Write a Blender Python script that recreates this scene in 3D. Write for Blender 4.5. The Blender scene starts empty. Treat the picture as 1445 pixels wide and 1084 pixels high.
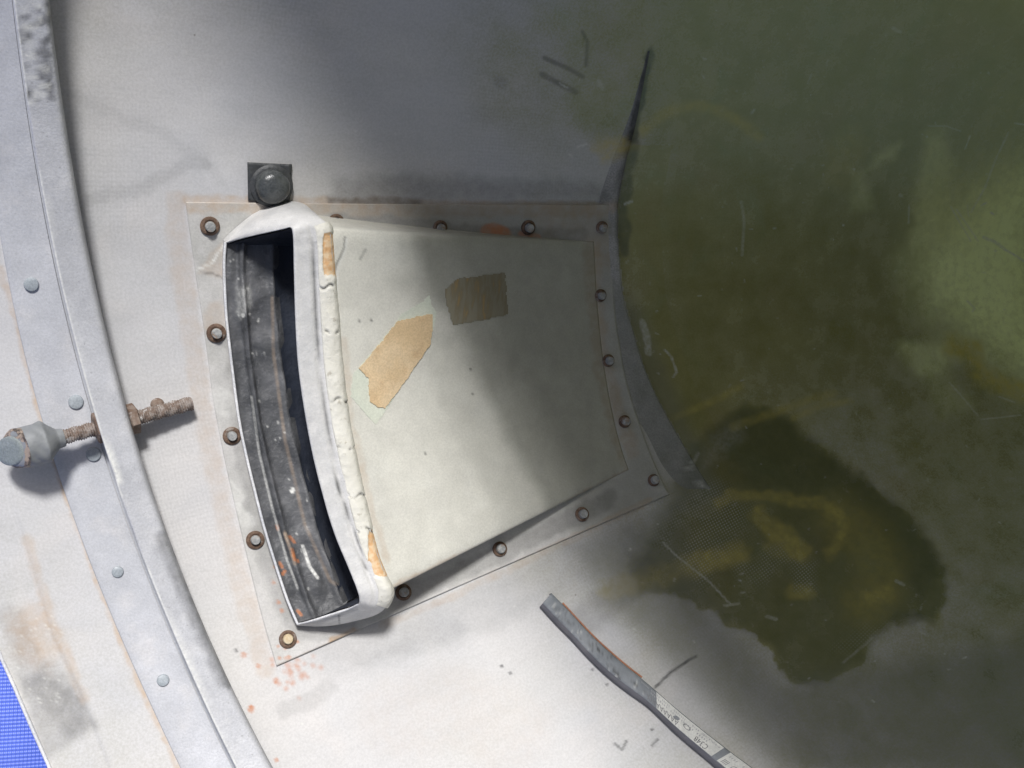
import bpy, bmesh, math, random
import numpy as np
from mathutils import Vector, Matrix, noise as mnoise
from mathutils.bvhtree import BVHTree

random.seed(7); rng = np.random.default_rng(7)
scene = bpy.context.scene
COL = scene.collection

# ------------------------------------------------------------------ camera frame and the cone
# Work frame: eye at the origin, x right, y up, -z forwards, metres.  The shell is a real cone in it.
F, CX, CY = 1549.0, 722.5, 542.0
def rays(p):
    p = np.asarray(p, float).reshape(-1, 2)
    return np.stack([(p[:, 0]-CX)/F, (CY-p[:, 1])/F, -np.ones(len(p))], 1)
APEX = rays([(1850, 280)])[0]
TH, PH, HA = 0.8, -0.3, 0.45
AXIS = np.array([-math.cos(PH)*math.cos(TH), math.sin(PH)*math.cos(TH), math.sin(TH)])
E1 = -(np.array([0, 0, 1.]) - AXIS[2]*AXIS); E1 /= np.linalg.norm(E1)
E2 = np.cross(AXIS, E1)
SH, CH = math.sin(HA), math.cos(HA)

def at(px, py, h=0.0):
    """points of the cone's inner face raised by h (mm) along its normal, seen at those photo points"""
    px, py, h = np.broadcast_arrays(np.asarray(px, float), np.asarray(py, float), np.asarray(h, float))
    shp = px.shape
    d = rays(np.stack([px.ravel(), py.ravel()], 1))
    A = APEX + AXIS[None]*(h.ravel()[:, None]*0.001/SH)
    ct2 = CH*CH
    da = d@AXIS; Aa = A@AXIS
    aa = da**2-ct2*(d*d).sum(1); bb = -2*(da*Aa-ct2*(d*A).sum(1)); cc = Aa**2-ct2*(A*A).sum(1)
    s = np.sqrt(np.maximum(bb*bb-4*aa*cc, 0))
    t1 = (-bb-s)/(2*aa); t2 = (-bb+s)/(2*aa)
    def ok(t): return (((t[:, None]*d-A)@AXIS) > 0) & (t > 0)
    t = np.maximum(np.where(ok(t1), t1, -1), np.where(ok(t2), t2, -1))
    return (t[:, None]*d).reshape(shp+(3,))
def normal(X):
    v = X-APEX; r = v-(v@AXIS)[..., None]*AXIS
    r = r/np.linalg.norm(r, axis=-1, keepdims=True)
    return -r*CH + AXIS*SH
def cone(s, phi):
    s, phi = np.broadcast_arrays(s, phi)
    return APEX + s[..., None]*AXIS + (s*SH/CH)[..., None]*(np.cos(phi)[..., None]*E1+np.sin(phi)[..., None]*E2)
def lower(X, h_from, h_to):
    return X - normal(X)*((h_from-h_to)*0.001)[..., None] if isinstance(h_from, np.ndarray) else X-normal(X)*(h_from-h_to)*0.001
def project(X):
    return CX + F*X[:, 0]/np.minimum(X[:, 2], -1e-3)*-1, CY + F*X[:, 1]/np.minimum(X[:, 2], -1e-3)

# world: the ground plane is tangent to the cone along its lowest generator
n0 = normal(cone(np.array([.7]), np.array([0.0])))[0]
zx = np.array([1., 0, 0])-n0[0]*n0; zx /= np.linalg.norm(zx)
RW = np.stack([zx, np.cross(n0, zx), n0])                  # rows: world axes
P0 = cone(np.array([.7]), np.array([0.0]))[0] - n0*0.012
def W(X): return (np.asarray(X)-P0)@RW.T
def Wd(v): return np.asarray(v)@RW.T

# ------------------------------------------------------------------ object helpers
def link(o):
    COL.objects.link(o); return o
def tag(o, label=None, cat=None, group=None, kind=None):
    for k, v in (('label', label), ('category', cat), ('group', group), ('kind', kind)):
        if v: o[k] = v
    return o
def thing(name, base, label, cat, group=None):
    o = link(bpy.data.objects.new(name, None)); o.empty_display_size = .02
    o.location = W(base); tag(o, label, cat, group)
    return o
def origin_of(parent):
    o = Vector((0, 0, 0))
    while parent is not None:
        o = o+parent.location; parent = parent.parent
    return np.array(o)
def mesh_obj(name, X, faces, mat, parent=None, smooth=True, attrs=None, uv=None):
    """X in the work frame"""
    w = W(X)-origin_of(parent)
    me = bpy.data.meshes.new(name)
    w = np.asarray(w, np.float32)
    faces = np.asarray(faces, np.int32) if not isinstance(faces, list) or len(set(map(len, faces))) == 1 else faces
    if isinstance(faces, np.ndarray):
        k = faces.shape[1]; nf = len(faces)
        me.vertices.add(len(w)); me.vertices.foreach_set('co', w.ravel())
        me.loops.add(nf*k); me.loops.foreach_set('vertex_index', faces.ravel())
        me.polygons.add(nf); me.polygons.foreach_set('loop_start', np.arange(0, nf*k, k, dtype=np.int32))
        me.update(calc_edges=True)
    else:
        me.from_pydata(w.tolist(), [], faces); me.update()
    if smooth: me.polygons.foreach_set('use_smooth', np.ones(len(me.polygons), bool))
    for k_, v in (attrs or {}).items():
        a = me.attributes.new(k_, 'FLOAT', 'POINT'); a.data.foreach_set('value', np.asarray(v, np.float32))
    if uv is not None:
        a = me.attributes.new('chart', 'FLOAT_VECTOR', 'POINT')
        a.data.foreach_set('vector', np.concatenate([uv, np.zeros((len(uv), 1))], 1).astype(np.float32).ravel())
    me.materials.append(mat)
    me.validate()
    o = link(bpy.data.objects.new(name, me)); o.parent = parent
    return o
def grid_faces(n, m, wrap=False):
    i, j = np.meshgrid(np.arange(n-1), np.arange(m if wrap else m-1), indexing='ij')
    j2 = (j+1) % m
    f = np.stack([i*m+j, i*m+j2, (i+1)*m+j2, (i+1)*m+j], -1)
    return f.reshape(-1, 4)
def catmull(P, n):
    """resample stations P (k, ...) to n rows, smooth"""
    P = np.asarray(P, float); k = len(P)
    Q = np.concatenate([[2*P[0]-P[1]], P, [2*P[-1]-P[-2]]])
    t = np.linspace(0, k-1, n); i = np.minimum(t.astype(int), k-2); f = (t-i).reshape((-1,)+(1,)*(P.ndim-1))
    p0, p1, p2, p3 = Q[i], Q[i+1], Q[i+2], Q[i+3]
    return .5*((2*p1)+(-p0+p2)*f+(2*p0-5*p1+4*p2-p3)*f*f+(-p0+3*p1-3*p2+p3)*f**3)
def loft(name, G, mat, parent, layers=None, flip=False, smooth=True, wrap=False):
    """G: (n, m, 3) grid of points"""
    n, m = G.shape[:2]; X = G.reshape(-1, 3)
    f = grid_faces(n, m, wrap)
    if flip: f = f[:, ::-1]
    at_ = masks(X, layers) if layers else None
    return mesh_obj(name, X, f, mat, parent, smooth, at_)
def jitter(G, amp, scale, seed=0):
    """displace a grid of points along the cone normal with smooth noise (amp in mm)"""
    X = G.reshape(-1, 3); n = normal(X)
    d = np.array([mnoise.noise(Vector((p*scale).tolist())+Vector((seed*7.3, 0, 0))) for p in X])
    return (X+n*(d*amp*.001)[:, None]).reshape(G.shape)

# ------------------------------------------------------------------ surface masks (stains, paint edges; some shade, highlight and glow painted in)
def poly_d(x, y, pts, closed=False):
    d = np.full(x.shape, 1e9)
    pts = list(pts)+([pts[0]] if closed else [])
    if len(pts) == 1: return np.hypot(x-pts[0][0], y-pts[0][1])
    for (x0, y0), (x1, y1) in zip(pts[:-1], pts[1:]):
        dx, dy = x1-x0, y1-y0; L = dx*dx+dy*dy+1e-9
        t = np.clip(((x-x0)*dx+(y-y0)*dy)/L, 0, 1)
        d = np.minimum(d, np.hypot(x-x0-t*dx, y-y0-t*dy))
    return d
def inside(x, y, pts):
    r = np.zeros(x.shape, bool); n = len(pts)
    for i in range(n):
        x0, y0 = pts[i]; x1, y1 = pts[(i+1) % n]
        if y0 == y1: continue
        c = ((y0 > y) != (y1 > y)) & (x < (x1-x0)*(y-y0)/(y1-y0)+x0)
        r ^= c
    return r
def smooth(e0, e1, v):
    t = np.clip((v-e0)/(e1-e0), 0, 1); return t*t*(3-2*t)
def vnoise(x, y, sc, seed):
    """cheap value noise"""
    r = np.random.default_rng(seed); T = r.random((64, 64))
    u, v = x/sc, y/sc; i, j = np.floor(u).astype(int), np.floor(v).astype(int)
    f, g = u-i, v-j; f = f*f*(3-2*f); g = g*g*(3-2*g)
    t = lambda a, b: T[a % 64, b % 64]
    return (t(i, j)*(1-f)+t(i+1, j)*f)*(1-g)+(t(i, j+1)*(1-f)+t(i+1, j+1)*f)*g
# (surfaces, layer, kind, points, width, strength, softness)
S = []
def stroke(who, layer, pts, w, k, soft=4): S.append((who, layer, 's', pts, w, k, soft))
def area(who, layer, pts, k, soft=4): S.append((who, layer, 'p', pts, 0, k, soft))

EDGE = [(917, 72), (906, 130), (896, 180), (883, 230), (872, 290), (873, 350), (880, 420), (893, 465), (906, 510), (926, 558), (951, 605), (985, 662), (1003, 690)]
PATCH = [(975, 628), (1010, 600), (1050, 574), (1085, 580), (1110, 592), (1165, 640), (1215, 672), (1255, 705), (1300, 745), (1318, 770), (1330, 800), (1336, 845), (1320, 880),
         (1285, 868), (1262, 878), (1232, 905), (1215, 935), (1180, 955), (1150, 967), (1118, 962), (1100, 945), (1092, 918), (1060, 890), (1020, 880), (1008, 862), (975, 850), (940, 838), (905, 838), (890, 800), (935, 745)]
# soot marks, plus shade and an edge highlight put into colour
XL = [(8, -90), (20, 0), (32, 96), (43, 199), (63, 282), (80, 373), (100, 456), (123, 546), (143, 613), (163, 669), (174, 720), (179, 737), (216, 824), (256, 917), (299, 1013), (334, 1084)]
stroke('ringtop', 'chalk_glint', [(x+.6, y) for x, y in XL], .9, .9, 1.6)  # highlight on the cap's left edge, painted as a bright line
for i in range(90):
    stroke('ringtop', 'soot_shade' if i % 3 else 'chalk_glint', [(rng.uniform(28, 72), rng.uniform(0, 150))], rng.uniform(1, 5), rng.uniform(.2, .6), 4)
stroke('ringtop', 'soot_shade', [(64, 60), (70, 110), (72, 140)], 3, .6, 5)
stroke('ringtop', 'soot_shade', [(228, 760), (262, 840), (290, 905), (318, 965)], 4, .5, 9)  # dark gradient along the cap's right edge
area('shell', 'soot_shade', [(468, 250), (600, 248), (760, 252), (862, 262), (865, 286), (600, 284), (470, 282)], .32, 12)
area('shell', 'soot_shade', [(462, 277), (594, 281), (594, 291), (462, 288)], .5, 5)
stroke('shell', 'soot_shade', [(917, 74), (908, 120), (900, 160), (893, 195)], 4, .8, 5)  # dark gap beside the loose ply, painted as a streak
stroke('shell', 'soot_shade', [(893, 195), (884, 240), (878, 290), (880, 350)], 5, .6, 8)  # shade to the right of the ply edge, painted in
stroke('shell', 'soot_shade', [(768, 82), (800, 96), (822, 108)], 1.2, .45, 4)
stroke('shell', 'soot_shade', [(765, 105), (785, 116), (812, 130)], 1.5, .45, 5)
stroke('shell', 'soot_shade', [(822, 45), (829, 60), (827, 92)], 1, .5, 3)
stroke('shell', 'soot_shade', [(125, 282), (160, 272), (200, 268), (235, 248), (262, 230), (290, 232)], 4, .16, 10)
stroke('shell', 'soot_shade', [(100, 132), (160, 160), (230, 190), (290, 225), (310, 255)], 3, .08, 9)
stroke('shell', 'soot_shade', [(925, 970), (945, 950), (962, 938), (982, 926)], 1.1, .8, 1.8)
stroke('shell', 'soot_shade', [(460, 905), (540, 900), (620, 880), (700, 850), (800, 800), (900, 745)], 18, .16, 30)
area('shell', 'soot_shade', [(430, 955), (560, 905), (650, 870), (660, 890), (560, 930), (470, 960)], .12, 18)
stroke('shell', 'soot_shade', [(400, 1000), (440, 990), (460, 972)], 8, .14, 10)
stroke('shell', 'soot_shade', [(820, 880), (880, 830), (900, 800)], 14, .25, 20)
for q in [(720, 950), (708, 940), (856, 966), (836, 945), (920, 1030), (190, 800), (260, 965), (333, 918)]: stroke('shell', 'soot_shade', [q], 1.4, .7, 1.8)
stroke('shell', 'soot_shade', [(868, 1050), (878, 1058), (884, 1046)], 1.1, .6, 1.8)
stroke('shell', 'soot_shade', [(920, 1052), (928, 1044)], 1.1, .6, 1.8)
stroke('shell', 'soot_shade', [(1270, 875), (1295, 868)], 4, .35, 10)
stroke('shell', 'soot_shade', [(708, 115)], 5, .2, 8)
area('shell', 'soot_shade', [(28, 960), (60, 945), (118, 985), (134, 1025), (60, 1078)], .3, 8)
area('shell', 'soot_shade', [(60, 930), (110, 965), (132, 1022), (95, 1040), (50, 980)], .28, 10)
stroke('shell', 'soot_shade', [(12, 870), (30, 905), (42, 960)], 12, .18, 14)
# glue and old sealant, tan
stroke('shell', 'tan', [(248, 285), (255, 380), (270, 470), (290, 600), (320, 740), (350, 860), (375, 945)], 9, .28, 10)
stroke('shell', 'tan', [(262, 282), (420, 282), (600, 288), (760, 290), (868, 292)], 4, .45, 5)
stroke('shell', 'tan', [(20, 440), (60, 593), (103, 724), (140, 824), (166, 890), (206, 983), (253, 1084)], 2.5, .6, 5)
stroke('shell', 'tan', [(0, 380), (20, 440)], 3, .4, 6)
area('shell', 'tan', [(8, 870), (55, 850), (85, 900), (70, 950), (40, 935), (22, 930)], .5, 18)
stroke('shell', 'tan', [(40, 760), (62, 850), (80, 900), (120, 985)], 4, .35, 8)
stroke('shell', 'tan', [(560, 1010), (640, 1000), (720, 1030)], 40, .1, 40)
stroke('shell', 'tan', [(175, 860), (200, 950), (240, 1020)], 12, .12, 14)
stroke('shell', 'tan', [(540, 882), (620, 850), (700, 812), (800, 765), (915, 708)], 3, .3, 5)
stroke('plate', 'tan', [(400, 940), (540, 882), (620, 850), (700, 812), (800, 765), (915, 708)], 3, .45, 5)
stroke('plate', 'tan', [(500, 892), (470, 905)], 5, .8, 4)
stroke('plate', 'tan', [(262, 290), (420, 292), (600, 296), (760, 296), (860, 298)], 6, .5, 8)
stroke('plate', 'tan', [(780, 310), (830, 315), (850, 360)], 16, .35, 14)
stroke('plate', 'tan', [(838, 350), (842, 420), (850, 500), (870, 570), (892, 640)], 5, .5, 8)
area('plate', 'tan', [(275, 385), (305, 350), (318, 340), (320, 395), (300, 388)], .35, 3)
stroke('plate', 'chalk_glint', [(276, 382), (298, 372), (316, 345)], 1.2, .8, 1.5)
stroke('plate', 'soot_shade', [(276, 383), (300, 386), (318, 394)], .8, .5, 1.2)
stroke('plate', 'tan', [(305, 440), (300, 455)], 12, .3, 8)
for q, r in [((310, 560), 12), ((322, 690), 10), ((338, 720), 8)]: stroke('plate', 'chalk_glint', [q, (q[0]+10, q[1]+14)], r, .35, 6)
stroke('plate', 'soot_shade', [(470, 312), (600, 318), (690, 330), (820, 332)], 6, .3, 8)  # darkening along the duct's upper edge
stroke('plate', 'soot_shade', [(560, 845), (700, 785), (860, 705)], 9, .3, 9)  # shade below the duct's lower edge, painted on the plate
stroke('plate', 'soot_shade', [(330, 480), (345, 640), (380, 800), (420, 890), (500, 890)], 8, .3, 12)  # soft shade beside the lower lip, painted on the plate
stroke('plate', 'rust', [(686, 328), (700, 322), (712, 328)], 6, .6, 6)
stroke('plate', 'rust', [(735, 330), (760, 334)], 2, .5, 3)
for q in [(388, 800), (393, 850), (386, 822), (398, 862)]: stroke('plate', 'rust', [q], 1.6, .6, 2.5)
for i in range(46):
    q = (rng.normal(412, 16), rng.normal(945, 18)); stroke('shell', 'rust', [q], rng.uniform(.5, 1.6), .38, 4.5)
for i in range(9): stroke('plate', 'rust', [(rng.normal(408, 14), rng.normal(915, 10))], rng.uniform(.8, 2), .7, 2.5)
for q, r in [((355, 1000), 4), ((345, 925), 3), ((390, 960), 3), ((365, 940), 2), ((390, 1072), 2), ((240, 860), 2)]: stroke('shell', 'rust', [q], r, .7, 2.5)
stroke('frame', 'soot_shade', [(439, 335), (445, 420), (449, 520), (461, 600), (478, 690), (498, 745), (517, 803)], .5, .75, 1.6)  # shade in the groove, drawn as a dark line
stroke('frame', 'soot_shade', [(478, 868), (479, 880)], .5, .6, 1.2)
stroke('frame', 'soot_shade', [(452, 322), (462, 335), (440, 345)], .5, .3, 2)
for i in range(60):
    k_ = rng.random(); q = (775+k_*140+rng.normal(0, 6), 850+k_*140+rng.normal(0, 6)); stroke('strip', 'soot_shade' if i % 4 else 'chalk_glint', [q, (q[0]+rng.normal(0, 4), q[1]+rng.normal(0, 4))], rng.uniform(.2, .6), rng.uniform(.15, .5), 1.4)
for q in [(842, 916), (846, 921), (868, 950), (872, 955), (866, 947), (895, 965), (888, 972)]: stroke('strip', 'soot_shade', [q, (q[0]+4, q[1]+3)], .7, .9, 1.4)
stroke('strip', 'tan', [(790, 885), (850, 948), (905, 992)], 1.2, .35, 3)
# duct: tan streaks, small dark marks and a darker right part
stroke('duct', 'tan', [(832, 348), (838, 430), (848, 520), (868, 600), (885, 655)], 6, .5, 8)
stroke('duct', 'tan', [(560, 826), (700, 764), (885, 668)], 3, .5, 5)
stroke('duct', 'tan', [(800, 715), (885, 668)], 4, .5, 5)
stroke('duct', 'tan', [(485, 480), (492, 580), (520, 700), (545, 790)], 3, .3, 5)
stroke('duct', 'soot_shade', [(590, 345), (620, 400), (625, 450), (660, 480), (700, 520)], 20, .12, 26)  # faint dark band along the border of the darker part
area('duct', 'dark_tone', [(583, 330), (596, 385), (612, 420), (640, 450), (655, 480), (670, 520), (690, 562), (712, 610), (742, 665), (790, 745), (900, 700), (900, 300)], .55, 15)  # darker tone over the right part of the duct
area('duct', 'dark_tone', [(590, 470), (610, 540), (640, 620), (690, 700), (715, 765), (800, 740), (740, 640), (690, 540), (650, 470)], .13, 10)  # fainter second band of the same tone
area('duct', 'dark_tone', [(560, 340), (575, 380), (545, 395), (560, 410), (600, 430), (640, 440), (620, 340)], .2, 14)
area('plate', 'dark_tone', [(560, 280), (600, 345), (700, 345), (830, 350), (850, 560), (880, 660), (800, 715), (820, 760), (960, 710), (960, 280)], .45, 24)  # the duct's darker tone carried onto the plate
area('shell', 'dark_tone', [(860, 400), (905, 440), (1000, 660), (1020, 700), (930, 740), (880, 560)], .5, 16)  # the same darker tone beside the ply edge
area('shell', 'dark_tone', [(800, 770), (850, 850), (930, 920), (1010, 1000), (1100, 1090), (1460, 1090), (1460, 900), (1100, 960), (1000, 850), (950, 720)], .55, 26)  # dirty smears on the lower right wall
stroke('duct', 'soot_shade', [(487, 335), (486, 350), (474, 375), (470, 410)], 1.0, .55, 1.6)  # shaded side of a wrinkle, painted dark
stroke('duct', 'chalk_glint', [(489, 337), (488, 352), (477, 378), (474, 420)], 1.2, .6, 1.6)  # lit side of the wrinkle, painted pale
stroke('duct', 'soot_shade', [(516, 352), (508, 366)], 1.0, .4, 1.6)
for q in [(507, 453), (524, 452), (664, 521), (667, 556), (470, 590), (600, 640)]: stroke('duct', 'soot_shade', [q], 1.3, .6, 1.6)
# rust flakes and wear on the rubber floor of the mouth
for q in [((409, 758), (415, 765)), ((412, 775), (416, 790)), ((418, 791), (420, 792)), ((395, 795), (398, 800)), ((391, 742), (392, 746)), ((399, 810), (402, 806)), ((425, 868), (420, 862))]:
    stroke('floor', 'rust', list(q), 1.3, .75, 2)
stroke('floor', 'tan', [(402, 752), (410, 775), (416, 795)], 1.6, .5, 2)
stroke('floor', 'tan', [(384, 420), (386, 500), (402, 620), (430, 740), (466, 820), (475, 825)], .8, .28, 3)
stroke('floor', 'chalk_glint', [(355, 560), (366, 640), (385, 720), (405, 790), (420, 830)], .8, .4, 1.8)
stroke('floor', 'chalk_glint', [(427, 770), (437, 800), (448, 815)], 1.2, .8, 2)
stroke('floor', 'chalk_glint', [(412, 693)], 3, 1, 1.5)
stroke('floor', 'chalk_glint', [(343, 445)], 2, 1, 1.5)
area('floor', 'chalk_glint', [(333, 405), (350, 400), (355, 430), (340, 450), (335, 440)], .4, 5)
for i in range(24):
    t = rng.random(); q = (330+t*110+rng.normal(0, 14), 360+t*480); stroke('floor', 'chalk_glint', [q], rng.uniform(.4, 1.1), .6, 1.5)
# shell: resin stains (yellow), chalky scuffs and a painted glow in the green part
R_ = lambda pts, w, k, soft=5: stroke('shell', 'resin', pts, w*.5, k*.75, soft*1.8+2)
R_([(885, 205), (905, 185), (935, 162), (965, 151), (990, 150), (1020, 158), (1045, 172), (1070, 192)], 4, .5, 5)
R_([(840, 205), (870, 203), (890, 204)], 5, .6, 6); R_([(852, 222), (875, 215), (888, 207)], 5, .6, 5)
R_([(1012, 712), (1030, 700), (1060, 700), (1120, 704), (1160, 712), (1186, 726), (1190, 745), (1182, 765), (1168, 782)], 5, .55, 5)
R_([(1072, 730), (1088, 745), (1105, 755), (1128, 778)], 9, .6, 7)
R_([(1190, 735), (1228, 765), (1245, 800), (1240, 835), (1222, 850)], 20, .35, 24)
R_([(1090, 770), (1110, 772), (1130, 782)], 10, .35, 9)
R_([(860, 832), (900, 820), (935, 812), (970, 800), (1010, 790), (1040, 782)], 9, .65, 9)
R_([(1120, 835), (1138, 835)], 7, .55, 6); R_([(1222, 845), (1250, 838)], 6, .45, 8)
R_([(950, 590), (985, 575), (1020, 560), (1045, 545)], 1.8, .5, 3); R_([(1035, 602), (1100, 580), (1150, 562), (1175, 556)], 2.5, .45, 4)
R_([(1120, 590), (1160, 572), (1200, 566)], 2, .4, 3)
R_([(1345, 488), (1372, 498), (1382, 528), (1420, 545), (1448, 556)], 8, .85, 10)
R_([(1195, 205), (1185, 240)], 16, .3, 16); R_([(1340, 300), (1400, 230), (1440, 170)], 30, .25, 40)
C_ = lambda pts, w, k, soft=1.8: stroke('shell', 'chalk_glint', pts, w*.5, k*.95, min(soft, .9+w*.25))
area('shell', 'pale', [(1290, 370), (1330, 300), (1400, 250), (1470, 215), (1480, 560), (1400, 500), (1310, 430)], 1.0, 60)  # glow of light through the shell, painted as a pale patch
area('shell', 'pale', [(1215, 250), (1240, 215), (1268, 200), (1260, 225), (1225, 240)], .35, 10)
area('shell', 'pale', [(1295, 240), (1310, 190), (1330, 180), (1345, 230), (1335, 300), (1310, 340), (1290, 350)], .4, 14)
area('shell', 'pale', [(1205, 240), (1225, 262), (1232, 290), (1200, 300)], .25, 10)
area('shell', 'pale', [(1265, 485), (1340, 482), (1345, 505), (1335, 530), (1290, 530)], .45, 14)
area('shell', 'pale', [(1290, 520), (1335, 530), (1370, 570), (1330, 590)], .2, 16)
area('shell', 'chalk_glint', [(1005, 612), (1042, 594), (1046, 618), (1010, 652), (988, 660)], .16, 12)
C_([(1310, 178), (1335, 178), (1355, 185)], 1, .5)
C_([(1423, 187), (1405, 225), (1390, 265), (1370, 300)], 1.0, .75); C_([(1432, 174), (1445, 176)], 1.2, .7); C_([(1369, 192), (1362, 210)], 1.0, .85)
C_([(1342, 292), (1355, 315), (1370, 340)], .9, .7); C_([(1350, 296), (1370, 325), (1380, 340)], .9, .7); C_([(1365, 290), (1367, 305)], 1, .6)
C_([(1388, 335), (1405, 342), (1418, 352)], 3, .7, 3); C_([(1418, 352), (1435, 362), (1447, 370)], 1.6, .9); C_([(1398, 300), (1402, 302)], 1.6, 1); C_([(1405, 354)], 2.4, .9); C_([(1385, 290), (1392, 286)], 1.1, .9)
C_([(1283, 290), (1282, 315)], 1.2, .5, 3); C_([(1365, 425), (1375, 435), (1372, 440)], 1.1, .8); C_([(1340, 540), (1362, 565), (1380, 587)], 1.0, .6); C_([(1385, 592), (1440, 586)], 1.1, .55); C_([(1410, 560), (1432, 568)], 1.2, .5, 3)
C_([(1046, 285), (1050, 310), (1047, 360)], 2.5, .35, 5); C_([(1260, 40), (1270, 45)], 3, .55, 3); C_([(1250, 50)], 2, .5); C_([(1060, 160), (1065, 155)], 2, .5, 3)
C_([(1140, 118), (1146, 104)], .9, .6); C_([(1163, 108)], 1, .7); C_([(1205, 239)], 2, .8); C_([(1308, 193)], 1.6, 1); C_([(1271, 276)], 4, .5, 4); C_([(1190, 318)], 2, .8); C_([(1395, 103)], 2, .6); C_([(1417, 437)], 1.2, .9)
C_([(905, 455), (912, 475), (914, 498)], 7, .5, 7); C_([(938, 494), (947, 503), (955, 525), (950, 532)], 1.6, .6, 2.5); C_([(882, 288), (892, 284)], 2.2, .8, 2)
C_([(985, 640), (970, 670), (1000, 690)], 3, .35, 5)
C_([(935, 765), (955, 785), (1000, 820), (1030, 852)], 1.2, .5, 2); C_([(1022, 855), (1042, 852)], 2, .4, 4); C_([(1082, 870), (1095, 874)], 3, .45, 4)
C_([(1265, 820), (1275, 825)], 3, .5, 4); C_([(1295, 890), (1310, 898)], 1.5, .3, 3); C_([(1190, 935), (1220, 910), (1230, 900)], 2, .25, 5)
C_([(785, 100)], 2, .4, 3); C_([(790, 118), (800, 124)], 1.2, .6); C_([(845, 115), (850, 125)], 4, .35, 4); C_([(815, 208), (828, 203)], 1.4, .6); C_([(803, 218), (808, 221)], 1.6, .6); C_([(932, 210), (945, 206)], 1, .2)
for i in range(150):
    q = (rng.uniform(880, 1445), rng.uniform(0, 1000)); C_([q, (q[0]+rng.normal(0, 2), q[1]+rng.normal(0, 2))], rng.uniform(.3, 1.0), rng.uniform(.15, .75), 1.6)
for i in range(70):
    q = (rng.uniform(980, 1120), rng.uniform(10, 140)); C_([q], rng.uniform(.3, .8), rng.uniform(.2, .6), 1.6)
for i in range(40):
    q = (rng.uniform(100, 960), rng.uniform(0, 1084)); C_([q], rng.uniform(.4, 1.0), rng.uniform(.3, .7), 1.6)
for i in range(70):
    q = (rng.uniform(10, 90), rng.uniform(860, 1000)); C_([q], rng.uniform(.6, 2.2), .5, 2)
area('shell', 'wet', PATCH, .55, 10)
area('shell', 'wet', [(1000, 610), (1050, 575), (1110, 592), (1215, 672), (1300, 745), (1330, 800), (1300, 850), (1240, 760), (1180, 690), (1060, 690)], .4, 14)
# bright dry overspray areas at the bottom
# cloth weave showing through
area('shell', 'weave', [(930, 760), (975, 690), (1010, 680), (1060, 720), (1050, 760), (1010, 800), (990, 830)], .9, 22)
area('shell', 'weave', [(1030, 800), (1100, 770), (1115, 790), (1060, 835)], .8, 10)
area('shell', 'weave', [(1115, 790), (1150, 795), (1150, 830), (1125, 835)], .9, 10)
area('shell', 'weave', [(1170, 920), (1220, 880), (1260, 870), (1240, 915)], .35, 14)

COVER = [(600, -40, 1), (720, -40, .9), (820, -40, .62), (920, -40, .3), (1050, -40, .14), (1445, -40, .06), (600, 150, 1), (760, 120, .7), (850, 150, .32), (830, 60, .5), (900, 60, .3), (980, 60, .16), (1000, 150, .1), (1200, 120, .14),
         (700, 250, 1), (800, 240, .85), (850, 265, .8), (905, 300, .04), (960, 320, .02), (1000, 420, .03), (1100, 350, .06), (1250, 330, .12), (1100, 480, .05), (1010, 560, .05), (960, 520, .04), (1100, 560, .15), (1200, 480, .14),
         (1250, 570, .26), (1200, 640, .4), (1330, 600, .25), (1400, 700, .3), (1445, 850, .34), (1400, 1000, .42), (1250, 1000, .5), (1330, 930, .5), (1250, 920, .5), (1150, 1030, .6), (1200, 1084, .6), (1060, 930, .7), (1000, 900, .78), (940, 870, .72), (920, 800, .5),
         (960, 740, .5), (1000, 690, .4), (930, 720, .7), (860, 770, .85), (900, 850, .75), (960, 980, .95), (1060, 1040, .85), (850, 900, 1), (700, 900, 1), (800, 1040, 1), (500, 1000, 1), (300, 700, 1), (300, 200, 1), (100, 500, 1), (600, 600, 1), (800, 420, 1), (840, 600, 1)]
def cover(x, y):
    c = np.array(COVER, float); num = np.zeros(x.shape); den = np.zeros(x.shape)+1e-12
    for cx, cy, v in c:
        w = 1/(((x-cx)**2+(y-cy)**2)/900+.6)**2
        num += w*v; den += w
    f = num/den
    e = np.array(EDGE); ex = np.interp(y, e[:, 1], e[:, 0])
    left = smooth(2, -2, x-ex+1.5*(vnoise(x, y, 6, 3)-.5))
    mid = (smooth(150, 260, y)*smooth(690, 668, y))
    f = f*(1-mid*left)+mid*left*np.maximum(f, .93)
    f = np.where((mid > .5) & (left < .5) & (x < ex+60), f*.35, f)
    xx = x+14*(vnoise(x, y, 22, 5)-.5)+6*(vnoise(x, y, 7, 6)-.5); yy = y+14*(vnoise(x, y, 22, 8)-.5)+6*(vnoise(x, y, 7, 9)-.5)
    ins = inside(xx, yy, PATCH); d = poly_d(xx, yy, PATCH, True)
    sw = 2+16*smooth(.35, .8, vnoise(x, y, 60, 17))
    k = np.where(ins, np.minimum(d, sw)/(2*sw)+.5, .5-np.minimum(d, sw)/(2*sw))
    k *= smooth(880, 1010, x+.5*(y-740))
    return f*(1-.86*k)
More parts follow.
